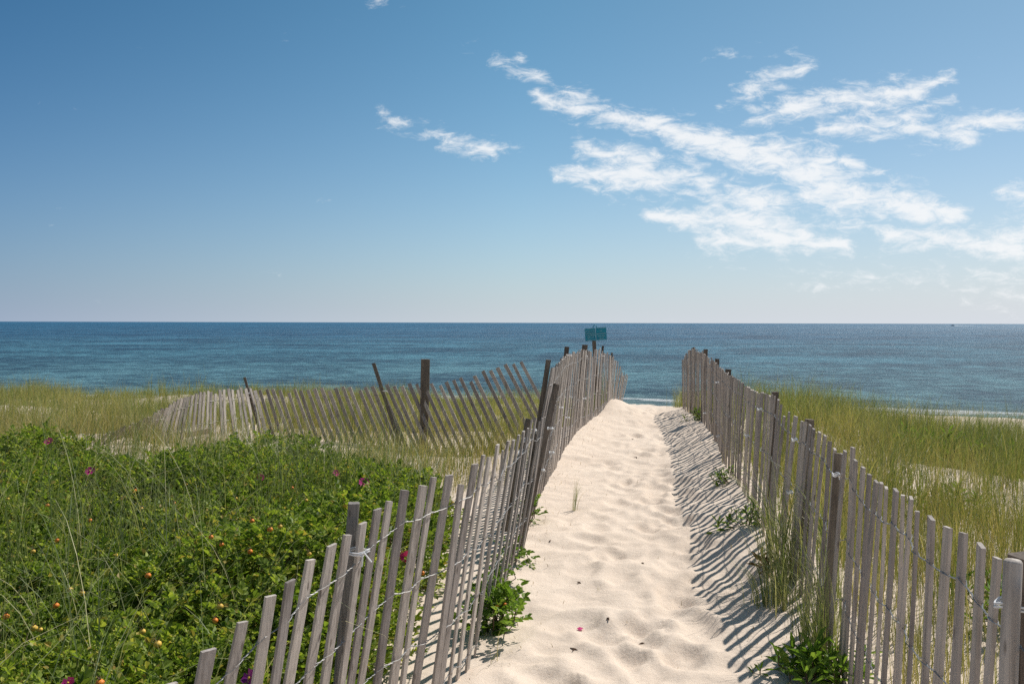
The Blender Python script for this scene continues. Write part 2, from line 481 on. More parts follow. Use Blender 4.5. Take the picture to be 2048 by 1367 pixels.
g.links.new(mathn(g, 'MULTIPLY', mk, gi.outputs['W']), go.inputs[0])

STREAKS = [  # x0 y0 x1 y1 r0 r1 weight
    (1075, 196, 1140, 208, 13, 17, 1), (1105, 180, 1160, 190, 11, 15, .95), (1150, 212, 1300, 246, 21, 19, 1), (1300, 246, 1430, 285, 19, 25, 1),
    (1430, 285, 1560, 335, 25, 35, 1), (1560, 335, 1700, 395, 37, 48, 1), (1700, 395, 1890, 435, 46, 26, 1), (1640, 315, 1720, 335, 20, 14, .9),
    (1700, 350, 1760, 345, 16, 10, .85), (1690, 445, 1800, 470, 20, 18, .9), (1780, 475, 2080, 490, 18, 34, .95), (1880, 415, 1930, 420, 12, 9, .7),
    (1110, 352, 1250, 350, 13, 28, 1), (1150, 295, 1290, 325, 15, 28, 1), (1250, 345, 1400, 360, 35, 37, 1), (1400, 360, 1530, 420, 37, 40, 1),
    (1290, 435, 1420, 440, 11, 26, 1), (1430, 430, 1560, 460, 46, 37, 1), (1390, 478, 1690, 492, 14, 15, 1), (1500, 470, 1610, 480, 25, 21, 1),
    (1500, 245, 1640, 212, 15, 23, 1), (1640, 212, 1800, 175, 24, 20, 1), (1800, 175, 1915, 152, 18, 10, .9),
    (1640, 262, 1790, 250, 13, 27, .95), (1790, 250, 1940, 262, 28, 17, .95), (1720, 225, 1900, 190, 11, 11, .6), (1900, 245, 2080, 228, 13, 15, .8), (1480, 220, 1520, 240, 13, 13, .7),
    (1480, 178, 1595, 148, 24, 24, .78), (1430, 212, 1480, 215, 9, 9, .6),
    (855, 265, 890, 275, 15, 15, .95), (890, 285, 990, 300, 15, 14, .95), (770, 235, 850, 250, 15, 13, .75), (990, 298, 1040, 298, 12, 10, .65), (900, 245, 940, 250, 8, 7, .5),
    (990, 122, 1040, 120, 13, 12, .85), (1020, 145, 1090, 155, 15, 12, .8),
    (2005, 385, 2080, 400, 22, 34, .9), (1720, 550, 2080, 545, 34, 44, .52), (1560, 550, 1760, 560, 26, 30, .42), (1900, 590, 2100, 600, 40, 40, .48),
    (760, 12, 800, 16, 12, 12, .5), (1440, 110, 1480, 130, 14, 12, .45),
]
msk = None
for x0, y0, x1, y1, r0, r1, wt in STREAKS:
    n = N.new('ShaderNodeGroup'); n.node_tree = g
    A = np.array([(x0 - 1024) / F, (645 - y0) / F]); B = np.array([(x1 - 1024) / F, (645 - y1) / F])
    L.new(PW, n.inputs['P'])
    n.inputs['A'].default_value = (*A, 0); n.inputs['BA'].default_value = (*(B - A), 0)
    n.inputs['inv'].default_value = 1 / float((B - A).dot(B - A))
    n.inputs['R0'].default_value = r0 * 2.7 / F; n.inputs['R1'].default_value = r1 * 2.7 / F; n.inputs['W'].default_value = wt
    msk = n.outputs[0] if msk is None else mathn(nt, 'MAXIMUM', msk, n.outputs[0])
fine = noise(nt, mapping(nt, UV, (34, 84, 1), (0, 0, -.16)), 1.0, 9, .70, .5)
fine2 = noise(nt, mapping(nt, UV, (9, 24, 1), (0, 0, -.1)), 1.0, 6, .6, .2)
dens = mathn(nt, 'ADD', msk, mathn(nt, 'ADD', mathn(nt, 'MULTIPLY', mathn(nt, 'SUBTRACT', fine, .5), 1.9), mathn(nt, 'MULTIPLY', mathn(nt, 'SUBTRACT', fine2, .5), 1.3)))
dens = mathn(nt, 'MULTIPLY', ramp1(nt, dens, .36, 1.18), mathn(nt, 'GREATER_THAN', sep.outputs[1], .06))
dens = mathn(nt, 'MULTIPLY', dens, .90)
CLOUD_V = 7.7
hl = mathn(nt, 'SQRT', mathn(nt, 'MAXIMUM', mathn(nt, 'SUBTRACT', 1.0, mathn(nt, 'MULTIPLY', sep.outputs[2], sep.outputs[2])), .0001))
cosaz = mathn(nt, 'DIVIDE', mathn(nt, 'ADD', mathn(nt, 'MULTIPLY', sep.outputs[0], math.sin(SUN_AZ)), mathn(nt, 'MULTIPLY', sep.outputs[1], math.cos(SUN_AZ))), hl)
caz = mathn(nt, 'MULTIPLY_ADD', cosaz, .5, .5)
haze = ramp(nt, caz, [(0, (.40, .40, .40)), (.40, (.34, .37, .42)), (.58, (.255, .32, .43)), (.72, (.36, .42, .495)), (.85, (.475, .52, .56)), (.985, (.55, .58, .625))])
tint = ramp(nt, caz, [(0, (.62, .66, .56)), (.40, (.50, .60, .58)), (.58, (.125, .395, .50)), (.85, (.325, .63, .63)), (.985, (.41, .61, .585))])
hz10 = mixc(nt, 1.0, haze, (10.0, 10.0, 10.0), 'MULTIPLY')
hf = mathn(nt, 'POWER', 2.71828, mathn(nt, 'DIVIDE', mathn(nt, 'MAXIMUM', sep.outputs[2], 0.0), -.115))
hb = mathn(nt, 'POWER', 2.71828, mathn(nt, 'DIVIDE', mathn(nt, 'MAXIMUM', sep.outputs[2], 0.0), -.22))
cool = mixc(nt, hb, (1, 1, 1), (1.32, 1.10, 1.45))
skyb = mixc(nt, hf, mixc(nt, 1.0, mixc(nt, 1.0, sky.outputs[0], tint, 'MULTIPLY'), cool, 'MULTIPLY'), hz10)
skyc = mixc(nt, dens, skyb, (CLOUD_V * .97, CLOUD_V * .985, CLOUD_V * 1.0))
bg = N.new('ShaderNodeBackground'); bg.inputs['Strength'].default_value = 0.1
L.new(skyc, bg.inputs['Color'])
wo = N.new('ShaderNodeOutputWorld'); L.new(bg.outputs[0], wo.inputs['Surface'])

sl = bpy.data.lights.new('sun', 'SUN'); sl.energy = 4.0; sl.angle = rad(.53); sl.color = (1.0, .955, .89)
so = bpy.data.objects.new('sun', sl); COL.objects.link(so)
sd = Vector((math.sin(SUN_AZ) * math.cos(SUN_EL), math.cos(SUN_AZ) * math.cos(SUN_EL), math.sin(SUN_EL)))
so.rotation_euler = sd.to_track_quat('Z', 'Y').to_euler(); so.location = (20, 20, 30)
SC.render.engine = 'CYCLES'; SC.cycles.use_denoising = False
SC.view_settings.view_transform = 'Standard'; SC.view_settings.look = 'None'
SC.view_settings.gamma = 1; SC.view_settings.exposure = 0.32; SC.view_settings.use_curve_mapping = False

# ------------------------------------------------------------------ ground
def grow(a, b, s0, k):
    v = [a]; s = s0
    while v[-1] < b: v.append(v[-1] + s); s *= k
    return np.array(v)
xd = np.arange(-1.4, 3.6, .026)
gx = np.concatenate([-grow(1.4, 400, .05, 1.075)[::-1], xd[1:], grow(xd[-1] + .04, 500, .05, 1.075)])
gy = np.concatenate([np.arange(-9, 1.2, .6), np.arange(1.2, 8, .024), grow(8, 95, .026, 1.010)])
X, Y = np.meshgrid(gx, gy)
Z = H(X.ravel(), Y.ravel())
nx, ny = len(gx), len(gy)
i = np.arange(ny - 1)[:, None] * nx + np.arange(nx - 1)[None]
quads = np.stack([i, i + 1, i + nx + 1, i + nx], -1).reshape(-1, 4)
ground = mesh_np('ground', np.stack([X.ravel(), Y.ravel(), Z], -1), [quads], SAND, smooth=True)
tag(ground, 'pale sandy ground of the dunes, footpath and beach', 'ground', kind='structure')

# ------------------------------------------------------------------ sea
sy = np.concatenate([np.arange(40, 90, .5), grow(90, 60000, .6, 1.06)])
sxp = grow(60, 60000, 2, 1.2)
sx_ = np.concatenate([-sxp[::-1], np.arange(-59, 60, 1.0), sxp])
X, Y = np.meshgrid(sx_, sy)
S = Y - np.clip(56 - .42 * X, 38, 54.5)
Zs = -3.45 + .30 * np.exp(-((S - 9 - 2.5 * vnoise(X * .06, Y * 0, 41)) / 1.5) ** 2) * (.45 + 1.0 * vnoise(X * .09, Y * 0, 42) + .2)
Zs += .10 * np.exp(-((S - 2.2) / 1.0) ** 2)
nx, ny = len(sx_), len(sy)
i = np.arange(ny - 1)[:, None] * nx + np.arange(nx - 1)[None]
quads = np.stack([i, i + 1, i + nx + 1, i + nx], -1).reshape(-1, 4)
sea = mesh_np('sea', np.stack([X.ravel(), Y.ravel(), Zs.ravel()], -1), [quads], SEA, smooth=True)
tag(sea, 'blue rippled sea reaching the horizon', 'sea', kind='structure')


# ------------------------------------------------------------------ fences
def wire_rows(root, slats, rows, r, res, thick, name='wire'):
    """two twisted strands passing on either side of every slat, one mesh per row"""
    for dist in rows:
        c = []; nn = []
        for T, B, nrm in slats:
            ax = (B - T); Ls = np.linalg.norm(ax)
            if dist > Ls - .05: c.append(None); nn.append(None); continue
            c.append(T + ax / Ls * (dist + rnd.uniform(-.012, .012))); nn.append(nrm)
        mb = MB(); runs = []; cur = []
        for k in range(len(c)):
            if c[k] is None:
                if len(cur) > 2: runs.append(cur)
                cur = []
            else: cur.append(k)
        if len(cur) > 2: runs.append(cur)
        for run in runs:
            for ph in (0, math.pi):
                pts = []
                for q in range(len(run) - 1):
                    a, b = c[run[q]], c[run[q + 1]]
                    g_ = b - a; gl = np.linalg.norm(g_); g_ = g_ / gl
                    n_ = nn[run[q]] * 1.0; n_ = n_ - g_ * n_.dot(g_); n_ /= np.linalg.norm(n_)
                    u_ = np.cross(g_, n_)
                    turns = 1.5
                    for s_ in np.arange(res) / res:
                        an = ph + q * math.pi + 2 * math.pi * turns * ss(.12, .88, s_)
                        rr = r * 1.05 + (thick * .5 + r * .6) * max(0, math.cos(math.pi * s_)) ** 4 + (thick * .5 + r * .6) * max(0, -math.cos(math.pi * s_)) ** 4
                        sag = -.006 * math.sin(math.pi * s_)
                        pts.append(a + g_ * gl * s_ + n_ * math.cos(an) * rr + u_ * math.sin(an) * rr * (.6 if s_ else 0) + np.array([0, 0, sag]))
                if len(pts) > 3: mb.tube(pts, r, 4)
        if mb.n: mb.build(name, WIRE, root, loc=root.location)


def add_tie(root, p, tang, size, drop=.03):
    """short white cord knotted round slat and post"""
    t = np.asarray(tang, float) / np.linalg.norm(tang); n = np.cross(t, [0, 0, 1.0]); n /= np.linalg.norm(n)
    mb = MB()
    for dz in (0, .007):
        a = np.linspace(0, 2 * math.pi, 17)
        mb.tube([p + t * math.cos(q) * size + n * math.sin(q) * size * .62 + np.array([0, 0, dz + .004 * math.sin(3 * q)]) for q in a], .0026, 5)
    e = p - n * size * .62 if n[1] > 0 else p + n * size * .62
    mb.tube([e, e + t * .02 + np.array([0, 0, .004]), e + t * .045 + np.array([0, 0, -drop])], .003, 5)
    mb.tube([e, e + t * .015 + np.array([0, 0, -.01]), e + t * .012 + np.array([0, 0, -drop * 1.4])], .003, 5)
    mb.build('tie', TIE, root, loc=root.location)


def slat(root, T, B, tang, w=.045, t=.011, tw=.12, name='slat', mat=None, bow=.012, wj=.12):
    mb = MB()
    if rnd.random() < .06: T = T + (B - T) * rnd.uniform(.02, .07)
    T = T + np.asarray(tang) * rnd.gauss(0, .006); B = B + np.asarray(tang) * rnd.gauss(0, .012)
    mb.bar(B, T, tang, w * (1 + rnd.uniform(-wj, wj)), t * (1 + rnd.uniform(-.15, .15)), 6, rnd.uniform(-bow, bow), rnd.uniform(-tw, tw), .035, cut=rnd.uniform(-.16, .16))
    return mb.build(name, mat or WOOD, root, loc=root.location)


def post(root, T, B, side, w, t, mat=POSTW, name='post', rows=5):
    mb = MB(); mb.bar(B, T, side, w, t, rows, 0, 0, .03, cut=rnd.uniform(-.08, .08))
    return mb.build(name, mat, root, loc=root.location)


def fence_from(root, tops, bases, w, t, rows, r, res, skip=(), drop=.12, **kw):
    sl = []
    n = len(tops)
    tg = [(tops[min(k + 1, n - 1)] - tops[max(k - 1, 0)]) for k in range(n)]
    for k in range(n):
        T, B = tops[k], bases[k]
        d = tg[k] * np.array([1, 1, 0]); d /= np.linalg.norm(d)
        yaw = rnd.gauss(0, .07); d = np.array([d[0] * math.cos(yaw) - d[1] * math.sin(yaw), d[0] * math.sin(yaw) + d[1] * math.cos(yaw), 0])
        ax = (T - B) / np.linalg.norm(T - B)
        nrm = np.cross(ax, d); nrm /= np.linalg.norm(nrm)
        if k not in skip: slat(root, T, B, d, w, t, **kw)
        sl.append((T, B, nrm))
    wire_rows(root, sl, rows, r, res, t)
    return sl


# --- left near fence: the roll between the camera and the leaning post
NL = [(350, 1338), (422, 1297), (484, 1243), (540, 1191), (587, 1158), (622, 1118), (661, 1090), (697, 1068), (726, 1045), (753, 1018), (780, 1001),
      (816, 978), (848, 970), (868, 953), (896, 950), (927, 938), (948, 928), (968, 909), (978, 914), (996, 888), (1006, 900), (1017, 881), (1028, 879),
      (1038, 869), (1047, 862), (1056, 856), (1064, 838), (1071, 835), (1079, 842), (1085, 836), (1090, 834)]
root = empty('dune_fence', (-.86, 2.46, Hs(-.86, 2.46)), 'weathered grey slat fence beside the rose thicket, nearest on the left of the path', 'fence', 'slat and wire fences on the dune')
tops, bases = [], []
# two more slats out of frame so the roll does not end at the picture edge
for k in range(-3, len(NL)):
    if k >= 0:
        px, py = NL[k]
        i_ = k - 3
        d = 2.46 * (1 + .0333 * i_) if i_ <= 16 else 3.77 + (i_ - 16) * .185
        T = P(px, py, d)
    else:
        T = P(350, 1350, 2.46 * (1 - .1)) + np.array([-.052, -.078, -.012]) * (-k) * 1.0
        d = T[1]
    off = -.152 if d < 4 else -.17
    bx, by = T[0] + off + rnd.uniform(-.008, .008), T[1] - .02
    bases.append(np.array([bx, by, Hs(bx, by) - .12])); tops.append(T)
leftnear = fence_from(root, tops, bases, .040, .011, (.13, .40, .67, .92), .0017, 10)
# stake behind it
T = P(708, 1005, 2.93); B = np.array([T[0] - .10, 2.93, -.25]); post(root, T, B, (1, .25, 0), .038, .038, mat_wood('grey stake wood', (.15, .135, .125), (.26, .235, .215), (.10, .085, .075)))
add_tie(root, P(713, 1104, 2.86), (1, .4, 0), .045)
# short end post with a pale cut top, and the stout leaning pole it is tied to
T = P(1059, 838, 6.0); B = P(1009, 1060, 6.0); post(root, T, B, (1, .1, 0), .05, .05, TIMBER)
for px, py, d in ((1066, 862, 5.45), (1050, 880, 5.2), (1043, 905, 5.05)): add_tie(root, P(px, py, d), (.3, 1, .3), .028, .015)

# --- left far fence
root = empty('dune_fence', (.24, 7.7, Hs(.24, 7.7)), 'grey slat fence left of the path running from the leaning pole to the beach', 'fence', 'slat and wire fences on the dune')
CT = [(5.35, 1096, 744, 1008), (5.8, 1100, 740, 1024), (6.26, 1105, 737, 1040), (7.0, 1114, 730, 1062), (7.7, 1121, 722, 1078), (9.1, 1133, 709, 1108), (10.0, 1146, 706, 1126),
      (10.9, 1158, 703, 1140), (12.0, 1173, 700, 1160), (13.2, 1194, 700, 1184), (14.0, 1212, 703, 1206), (14.6, 1222, 709, 1217), (15.4, 1236, 726, 1226), (16.0, 1247, 744, 1232), (16.7, 1257, 754, 1238)]
cd = np.array([c[0] for c in CT])
tops, bases = [], []
d = 6.02
while d < 16.7:
    px = np.interp(d, cd, [c[1] for c in CT]) + rnd.uniform(-1.2, 1.2); py = np.interp(d, cd, [c[2] for c in CT]) + rnd.gauss(0, 2.4)
    T = P(px, py, d)
    bx = (np.interp(d, cd, [c[3] for c in CT]) - 1024) / F * d
    by = d - rnd.uniform(-.02, .06)
    bases.append(np.array([bx, by, Hs(bx, by) - .14])); tops.append(T)
    d += .115 * (1 + rnd.uniform(-.12, .12))
fence_from(root, tops, bases, .043, .011, (.12, .40, .68, .95), .0019, 5)
# stakes along it
T = P(1097, 719, 6.5); post(root, T, np.array([T[0] - .22, 6.5, -.2]), (1, 0, 0), .038, .038, POSTW)
T = P(1134, 693, 9.6); post(root, T, np.array([T[0] - .16, 9.6, -.2]), (1, 0, 0), .05, .05, POSTW)
T = P(1170, 689, 12.15); post(root, T, np.array([T[0] - .12, 12.15, -.2]), (1, 0, 0), .078, .06, TIMBER)
T = P(1206, 691, 14.0); post(root, T, np.array([T[0] - .14, 14.0, -.2]), (1, 0, 0), .035, .035, POSTW)
T = P(1224, 705, 14.95); post(root, T, np.array([T[0] - .1, 14.95, -.2]), (1, 0, 0), .03, .03, POSTW)
# leaning pole at the break
mbp = MB()
a0 = P(1113, 768, 5.98); a1 = P(1037, 1088, 5.85)
post(root, a0, a1 + np.array([0, 0, -.1]), (1, .1, 0), .042, .04, POSTW)
post(root, P(1109, 790, 6.0), P(1060, 1000, 5.95), (1, .3, 0), .03, .03, POSTW)
for px, py, d in ((1100, 857, 5.9), (1139, 711, 9.3), (1172, 712, 11.8), (1206, 712, 13.5), (1169, 797, 11.2), (1122, 815, 8.5), (1135, 835, 9.0), (1103, 905, 6.9), (1083, 940, 6.2)):
    add_tie(root, P(px, py, d), (.4, 1, 0), .026, .012)

# --- right near fence (from the frame edge to the doubled slats) and right far fence
NR = [(2026, 1142), (1995, 1115), (1963, 1090), (1929, 1066), (1895, 1053), (1863, 1035), (1835, 1022), (1822, 994), (1806, 990), (1791, 978), (1773, 975), (1763, 965),
      (1752, 961), (1739, 948), (1727, 934), (1712, 920), (1706, 894), (1690, 901)]
root = empty('dune_fence', (1.2, 2.6, Hs(1.2, 2.6)), 'brown grey slat fence in shade with wide gaps, nearest on the right of the path', 'fence', 'slat and wire fences on the dune')
tops, bases = [], []
for k in range(-3, len(NR)):
    i_ = k - 1
    d = 1.85 * (1 + .0705 * i_)
    if k >= 0: T = P(*NR[k], d)
    else: T = P(2026, 1142, 1.72) + np.array([.022, .118, 0]) * k + np.array([0, 0, .0]); d = T[1]
    if i_ >= 12: d = 3.42 + (i_ - 12) * .10; T = P(*NR[k], d)
    bx, by = T[0] - .05 + rnd.uniform(-.008, .008), T[1] + .02
    bases.append(np.array([bx, by, Hs(bx, by) - .12])); tops.append(T)
fence_from(root, tops, bases, .041, .011, (.125, .40, .67, .93), .0016, 10)
T = P(2052, 1110, 1.72); post(root, T, np.array([T[0] - .02, 1.72, -.2]), (1, .2, 0), .05, .05, POSTW)
# half round stake before it
mb = MB(); T = P(2026, 1119, 1.66); B = np.array([T[0] - .03, 1.66, -.2])
mb.tube([B, B * .5 + T * .5, T - np.array([0, 0, .004]), T, T + np.array([0, 0, .001])], .017, 12, [1, 1, 1, .85, .02]); mb.build('post', WOOD, root, loc=root.location, smooth=True)
add_tie(root, P(2034, 1210, 1.68), (1, .2, 0), .045)
T = P(1676, 906, 3.95); post(root, T, np.array([T[0] - .07, 3.95, -.15]), (1, .2, 0), .024, .026, TIMBER)
add_tie(root, P(1672, 950, 3.85), (.3, 1, 0), .026, .015)

root = empty('dune_fence', (2.2, 9.0, Hs(2.2, 9.0)), 'long shaded slat fence with tight gaps on the right, running down to the beach', 'fence', 'slat and wire fences on the dune')
CR = [(4.0, 1684, 905), (4.12, 1667, 897), (4.25, 1657, 881), (4.4, 1644, 866), (4.55, 1629, 860), (4.72, 1616, 842), (4.9, 1604, 842), (5.0, 1593, 833), (5.1, 1581, 826), (5.2, 1572, 818), (5.4, 1559, 803), (5.62, 1547, 792), (5.95, 1534, 786), (6.6, 1510, 782),
      (7.2, 1489, 769), (7.7, 1472, 755), (8.25, 1457, 748), (9.2, 1444, 737), (10.5, 1428, 722), (11.4, 1416, 714), (12.3, 1405, 705), (13.2, 1394, 700), (13.9, 1383, 696), (14.3, 1374, 704), (14.9, 1364, 721)]
cd = np.array([c[0] for c in CR])
tops, bases = [], []
d = 4.0
while d < 14.9:
    px = np.interp(d, cd, [c[1] for c in CR]); py = np.interp(d, cd, [c[2] for c in CR]) + rnd.gauss(0, 1.7)
    T = P(px, py, d)
    bx = T[0] + np.interp(d, [4, 5.2, 6.6, 9, 11, 14.9], [-.06, -.07, -.04, 0, 0, .03]) + rnd.uniform(-.01, .01)
    by = d + .03
    bases.append(np.array([bx, by, Hs(bx, by) - .14])); tops.append(T)
    d += .113 * (1 + rnd.uniform(-.1, .1))
fence_from(root, tops, bases, .039, .011, (.12, .40, .68, .95), .0018, 6)
for px, py, d, w_ in ((1605, 838, 4.85, .045), (1539, 783, 5.98, .042), (1449, 738, 9.0, .055), (1428, 717, 10.6, .05), (1406, 698, 12.4, .055), (1383, 694, 14, .04)):
    T = P(px, py, d); post(root, T + np.array([.04, 0, 0]), np.array([T[0] + .0, d, -.15]), (1, 0, 0), w_, w_ * .9, POSTW if d > 5 else TIMBER)
for px, py, d in ((1600, 880, 4.75), (1528, 819, 5.9), (1440, 765, 8.9), (1441, 872, 8.9), (1414, 826, 10.6), (1502, 872, 6.4), (1590, 985, 4.8)):
    add_tie(root, P(px, py, d) - np.array([.03, 0, 0]), (.3, 1, 0), .026, .008)

# --- cross fence on the left, leaning and half buried in the dune
XT = [225, 245, 282, 310, 340, 357, 372, 390, 415, 440, 460, 490, 520, 560, 600, 640, 700, 740, 800, 825, 867, 880, 898, 914, 930, 947, 962, 977, 993, 1008, 1026, 1043, 1062]
YT = [862, 856, 840, 826, 810, 799, 793, 788, 784, 779, 777, 777, 780, 778, 778, 777, 772, 772, 770, 768, 767, 764, 761, 758, 753, 750, 744, 740, 735, 728, 727, 722, 722]
SLX = [220, 270, 310, 357, 390, 415, 450, 490, 540, 700, 880, 1043, 1062]
SLV = [-1.0, -.8, -.49, -.24, -.12, -.05, .08, .2, .33, .40, .47, .52, .5]
root = empty('dune_fence', (-2.5, 12.2, Hs(-2.5, 12.2)), 'fanned leaning slat fence crossing the left dune, far end buried in sand', 'fence', 'slat and wire fences on the dune')
tops, bases = [], []
px = 222.0
while px < 1052:
    d = np.interp(px, [220, 380, 510, 640, 1060], [9.6, 11.0, 12.35, 12.25, 11.9])
    py = np.interp(px, XT, YT) + rnd.gauss(0, 1.3)
    T = P(px, py, d)
    sl_ = np.interp(px, SLX, SLV)
    ln_ = np.interp(px, [220, 300, 400, 600, 1060], [50, 90, 120, 135, 160])
    B = P(px + sl_ * ln_, py + ln_, d - .12)
    B[2] = min(B[2], Hs(B[0], B[1]) - .05)
    tops.append(T); bases.append(B)
    px += np.interp(px, [220, 400, 480, 560, 1060], [7.5, 7.5, 9, 14.0, 15.6]) * (1 + rnd.uniform(-.1, .1))
fence_from(root, tops, bases, .050, .012, (.13, .42, .70), .0018, 5, bow=.015)
T = P(851, 718, 12.1); Bq = P(846, 905, 12.1); Bq[2] = Hs(Bq[0], 12.1) - .3
tag(post(root, T, Bq, (1, .35, 0), .115, .10, TIMBER), 'stout brown timber post')
post(root, P(747, 726, 12.0), P(800, 890, 11.9), (1, .2, 0), .05, .03, TIMBER)
post(root, P(489, 754, 12.4), P(530, 900, 12.4), (1, .2, 0), .035, .03, TIMBER)
for px, py, d in ((770, 782, 11.95), (498, 786, 12.35)): add_tie(root, P(px, py, d), (1, 0, 0), .03, .01)

# ------------------------------------------------------------------ sign
sroot = empty('sign', (1.42, 14.25, Hs(1.42, 14.25)), 'small teal double panel notice with pale lettering on a leaning post above the left fence', 'sign')
T = P(1187, 664, 14.25); post(sroot, T, np.array([P(1198, 720, 14.25)[0] + .0, 14.25, -.2]), (1, 0, 0), .062, .05, TIMBER)
tl = math.radians(4.6)
ex = np.array([math.cos(tl), 0, math.sin(tl)]); ez = np.array([-math.sin(tl), 0, math.cos(tl)]); ey = np.array([0, 1.0, 0])
cen = P(1191.5, 668, 14.19)
pw, ph = .178, .212
def text_mesh(body, size, origin, parent, align='CENTER'):
    cu_ = bpy.data.curves.new('lettering', 'FONT'); cu_.body = body; cu_.size = size; cu_.align_x = align; cu_.extrude = .0012; cu_.resolution_u = 2
    tmp = bpy.data.objects.new('lettering_source', cu_)
    COL.objects.link(tmp)
    dg = bpy.context.evaluated_depsgraph_get()
    me = bpy.data.meshes.new_from_object(tmp.evaluated_get(dg))
    bpy.data.objects.remove(tmp)
    me.materials.clear(); me.materials.append(LETTER)
    o = bpy.data.objects.new('lettering', me); COL.objects.link(o); o.parent = parent
    Rm = Matrix(((ex[0], ez[0], -ey[0], 0), (ex[1], ez[1], -ey[1], 0), (ex[2], ez[2], -ey[2], 0), (0, 0, 0, 1)))
    n = len(me.vertices); c = np.empty(n * 3, np.float32); me.vertices.foreach_get('co', c); c = c.reshape(-1, 3)
    c = c[:, :1] * ex + c[:, 1:2] * ez - c[:, 2:3] * ey + origin
    me.vertices.foreach_set('co', c.astype(np.float32).ravel()); me.update()
    return o
for sgn, lines in ((-1, [('PROTECT OUR', .030, .055), ('ENDANGERED', .030, .022), ('SHORE BIRDS', .030, -.010), ('KEEP OUT', .030, -.045), ('THANK YOU', .022, -.080)]),
                   (1, [('NO', .030, .045), ('TRESPASSING', .031, .005), ('ON DUNES', .030, -.030), ('BY LAW', .024, -.065)])):
    pc = cen + ex * sgn * (pw / 2 + .0015)
    mb = MB(); mb.bar(pc - ez * ph / 2, pc + ez * ph / 2, ex, pw, .006, 2, jit=0)
    pn = mb.build('panel', TEAL, sroot, loc=sroot.location)
    mb = MB(); fr_ = .004
    y0 = -ey * .006
    for s2 in (-1, 1):
        if s2 == -sgn: mb.bar(pc + y0 + ex * s2 * (pw / 2 - .002) - ez * (ph / 2 - .012), pc + y0 + ex * s2 * (pw / 2 - .002) + ez * (ph / 2 - .012), ex, .003, .003, 2, jit=0)
        mb.bar(pc + y0 - ey * .001 - ex * (pw / 2 - .008) + ez * s2 * (ph / 2 - .010), pc + y0 - ey * .001 + ex * (pw / 2 - .008) + ez * s2 * (ph / 2 - .010), ez, .003, .003, 2, jit=0)
    mb.build('border', LETTER, pn, loc=sroot.location)
    ob = text_mesh('\n'.join([]) or ' ', .03, pc, pn) if False else None
    for body, size, dz in lines:
        text_mesh(body, size * .80, pc + ez * (dz * 1.1 - .010) - ey * .0075 - np.array(sroot.location), pn)
a = np.linspace(-.15, math.pi + .15, 15)
mb = MB(); hc = cen + ez * (ph / 2 + .006) - ex * .005
mb.tube([hc + ex * math.cos(q) * .032 + ez * math.sin(q) * .038 for q in a], .0075, 7)
mb.build('handle', TEAL, sroot, loc=sroot.location, smooth=True)


# ------------------------------------------------------------------ grass
def blades(pos, az, Ln, bend, wd, seg=4, twist=None):
    """curved tapering blades; pos (n,3)"""
    n = len(pos)
    s = np.linspace(0, 1, seg + 1)
    ang = bend[:, None] * (.25 * s + .95 * s ** 2)[None]          # lean from the vertical along the blade
    step = Ln[:, None] / seg
    hx = np.concatenate([np.zeros((n, 1)), np.cumsum(np.sin(ang[:, 1:]) * step, 1)], 1)
    hz = np.concatenate([np.zeros((n, 1)), np.cumsum(np.cos(ang[:, 1:]) * step, 1)], 1)
    dx, dy = np.cos(az)[:, None], np.sin(az)[:, None]
    cx_ = pos[:, 0:1] + hx * dx; cy_ = pos[:, 1:2] + hx * dy; cz = pos[:, 2:3] + hz
    if twist is None: twist = R.uniform(-.9, .9, n)
    wx, wy = -np.sin(az + twist)[:, None], np.cos(az + twist)[:, None]
    hw = wd[:, None] * .5 * (1 - s ** 1.6)[None]
    Lf = np.stack([cx_ - wx * hw, cy_ - wy * hw, cz], -1); Rt = np.stack([cx_ + wx * hw, cy_ + wy * hw, cz], -1)
    V = np.concatenate([np.stack([Lf[:, :-1], Rt[:, :-1]], 2).reshape(n, 2 * seg, 3), Lf[:, -1:]], 1)
    m = 2 * seg + 1
    q = np.array([(2 * k, 2 * k + 1, 2 * k + 3, 2 * k + 2) for k in range(seg - 1)])
    t = np.array([(2 * seg - 2, 2 * seg - 1, 2 * seg)])
    o = (np.arange(n) * m)[:, None, None]
    return V.reshape(-1, 3), (q[None] + o).reshape(-1, 4), (t[None] + o).reshape(-1, 3)


def tufts(cx_, cy_, nb, L0, L1, b0, b1, w0, w1, spread, wind=0.0, windaz=0.0, seg=4, zoff=-.03):
    n = len(cx_)
    idx = np.repeat(np.arange(n), nb)
    m = len(idx)
    r = np.abs(R.normal(0, spread, m)); a = R.uniform(0, 2 * math.pi, m)
    x = cx_[idx] + r * np.cos(a); y = cy_[idx] + r * np.sin(a)
    z = H(x, y) + zoff
    sc = (R.uniform(.62, 1.15, n) * np.clip(.92 + .75 * fbm(cx_ * .9, cy_ * .9, 91, 2), .55, 1.25))[idx]
    Ln = R.uniform(L0, L1, m) * sc
    az = a + R.normal(0, .8, m)
    bd = R.uniform(b0, b1, m)
    # wind turns the lean towards one side
    vx = bd * np.cos(az) + wind * math.cos(windaz); vy = bd * np.sin(az) + wind * math.sin(windaz)
    return blades(np.stack([x, y, z], -1), np.arctan2(vy, vx), Ln, np.hypot(vx, vy), R.uniform(w0, w1, m), seg)


def cat(parts):
    V = []; Q = []; T = []; n = 0
    for v, q, t in parts:
        V.append(v); Q.append(q + n); T.append(t + n); n += len(v)
    return np.concatenate(V), [np.concatenate(Q), np.concatenate(T)]


def scatter(n, x0, x1, y0, y1, keep):
    x = R.uniform(x0, x1, n); y = R.uniform(y0, y1, n)
    k = keep(x, y) > R.uniform(0, 1, n)
    return x[k], y[k]


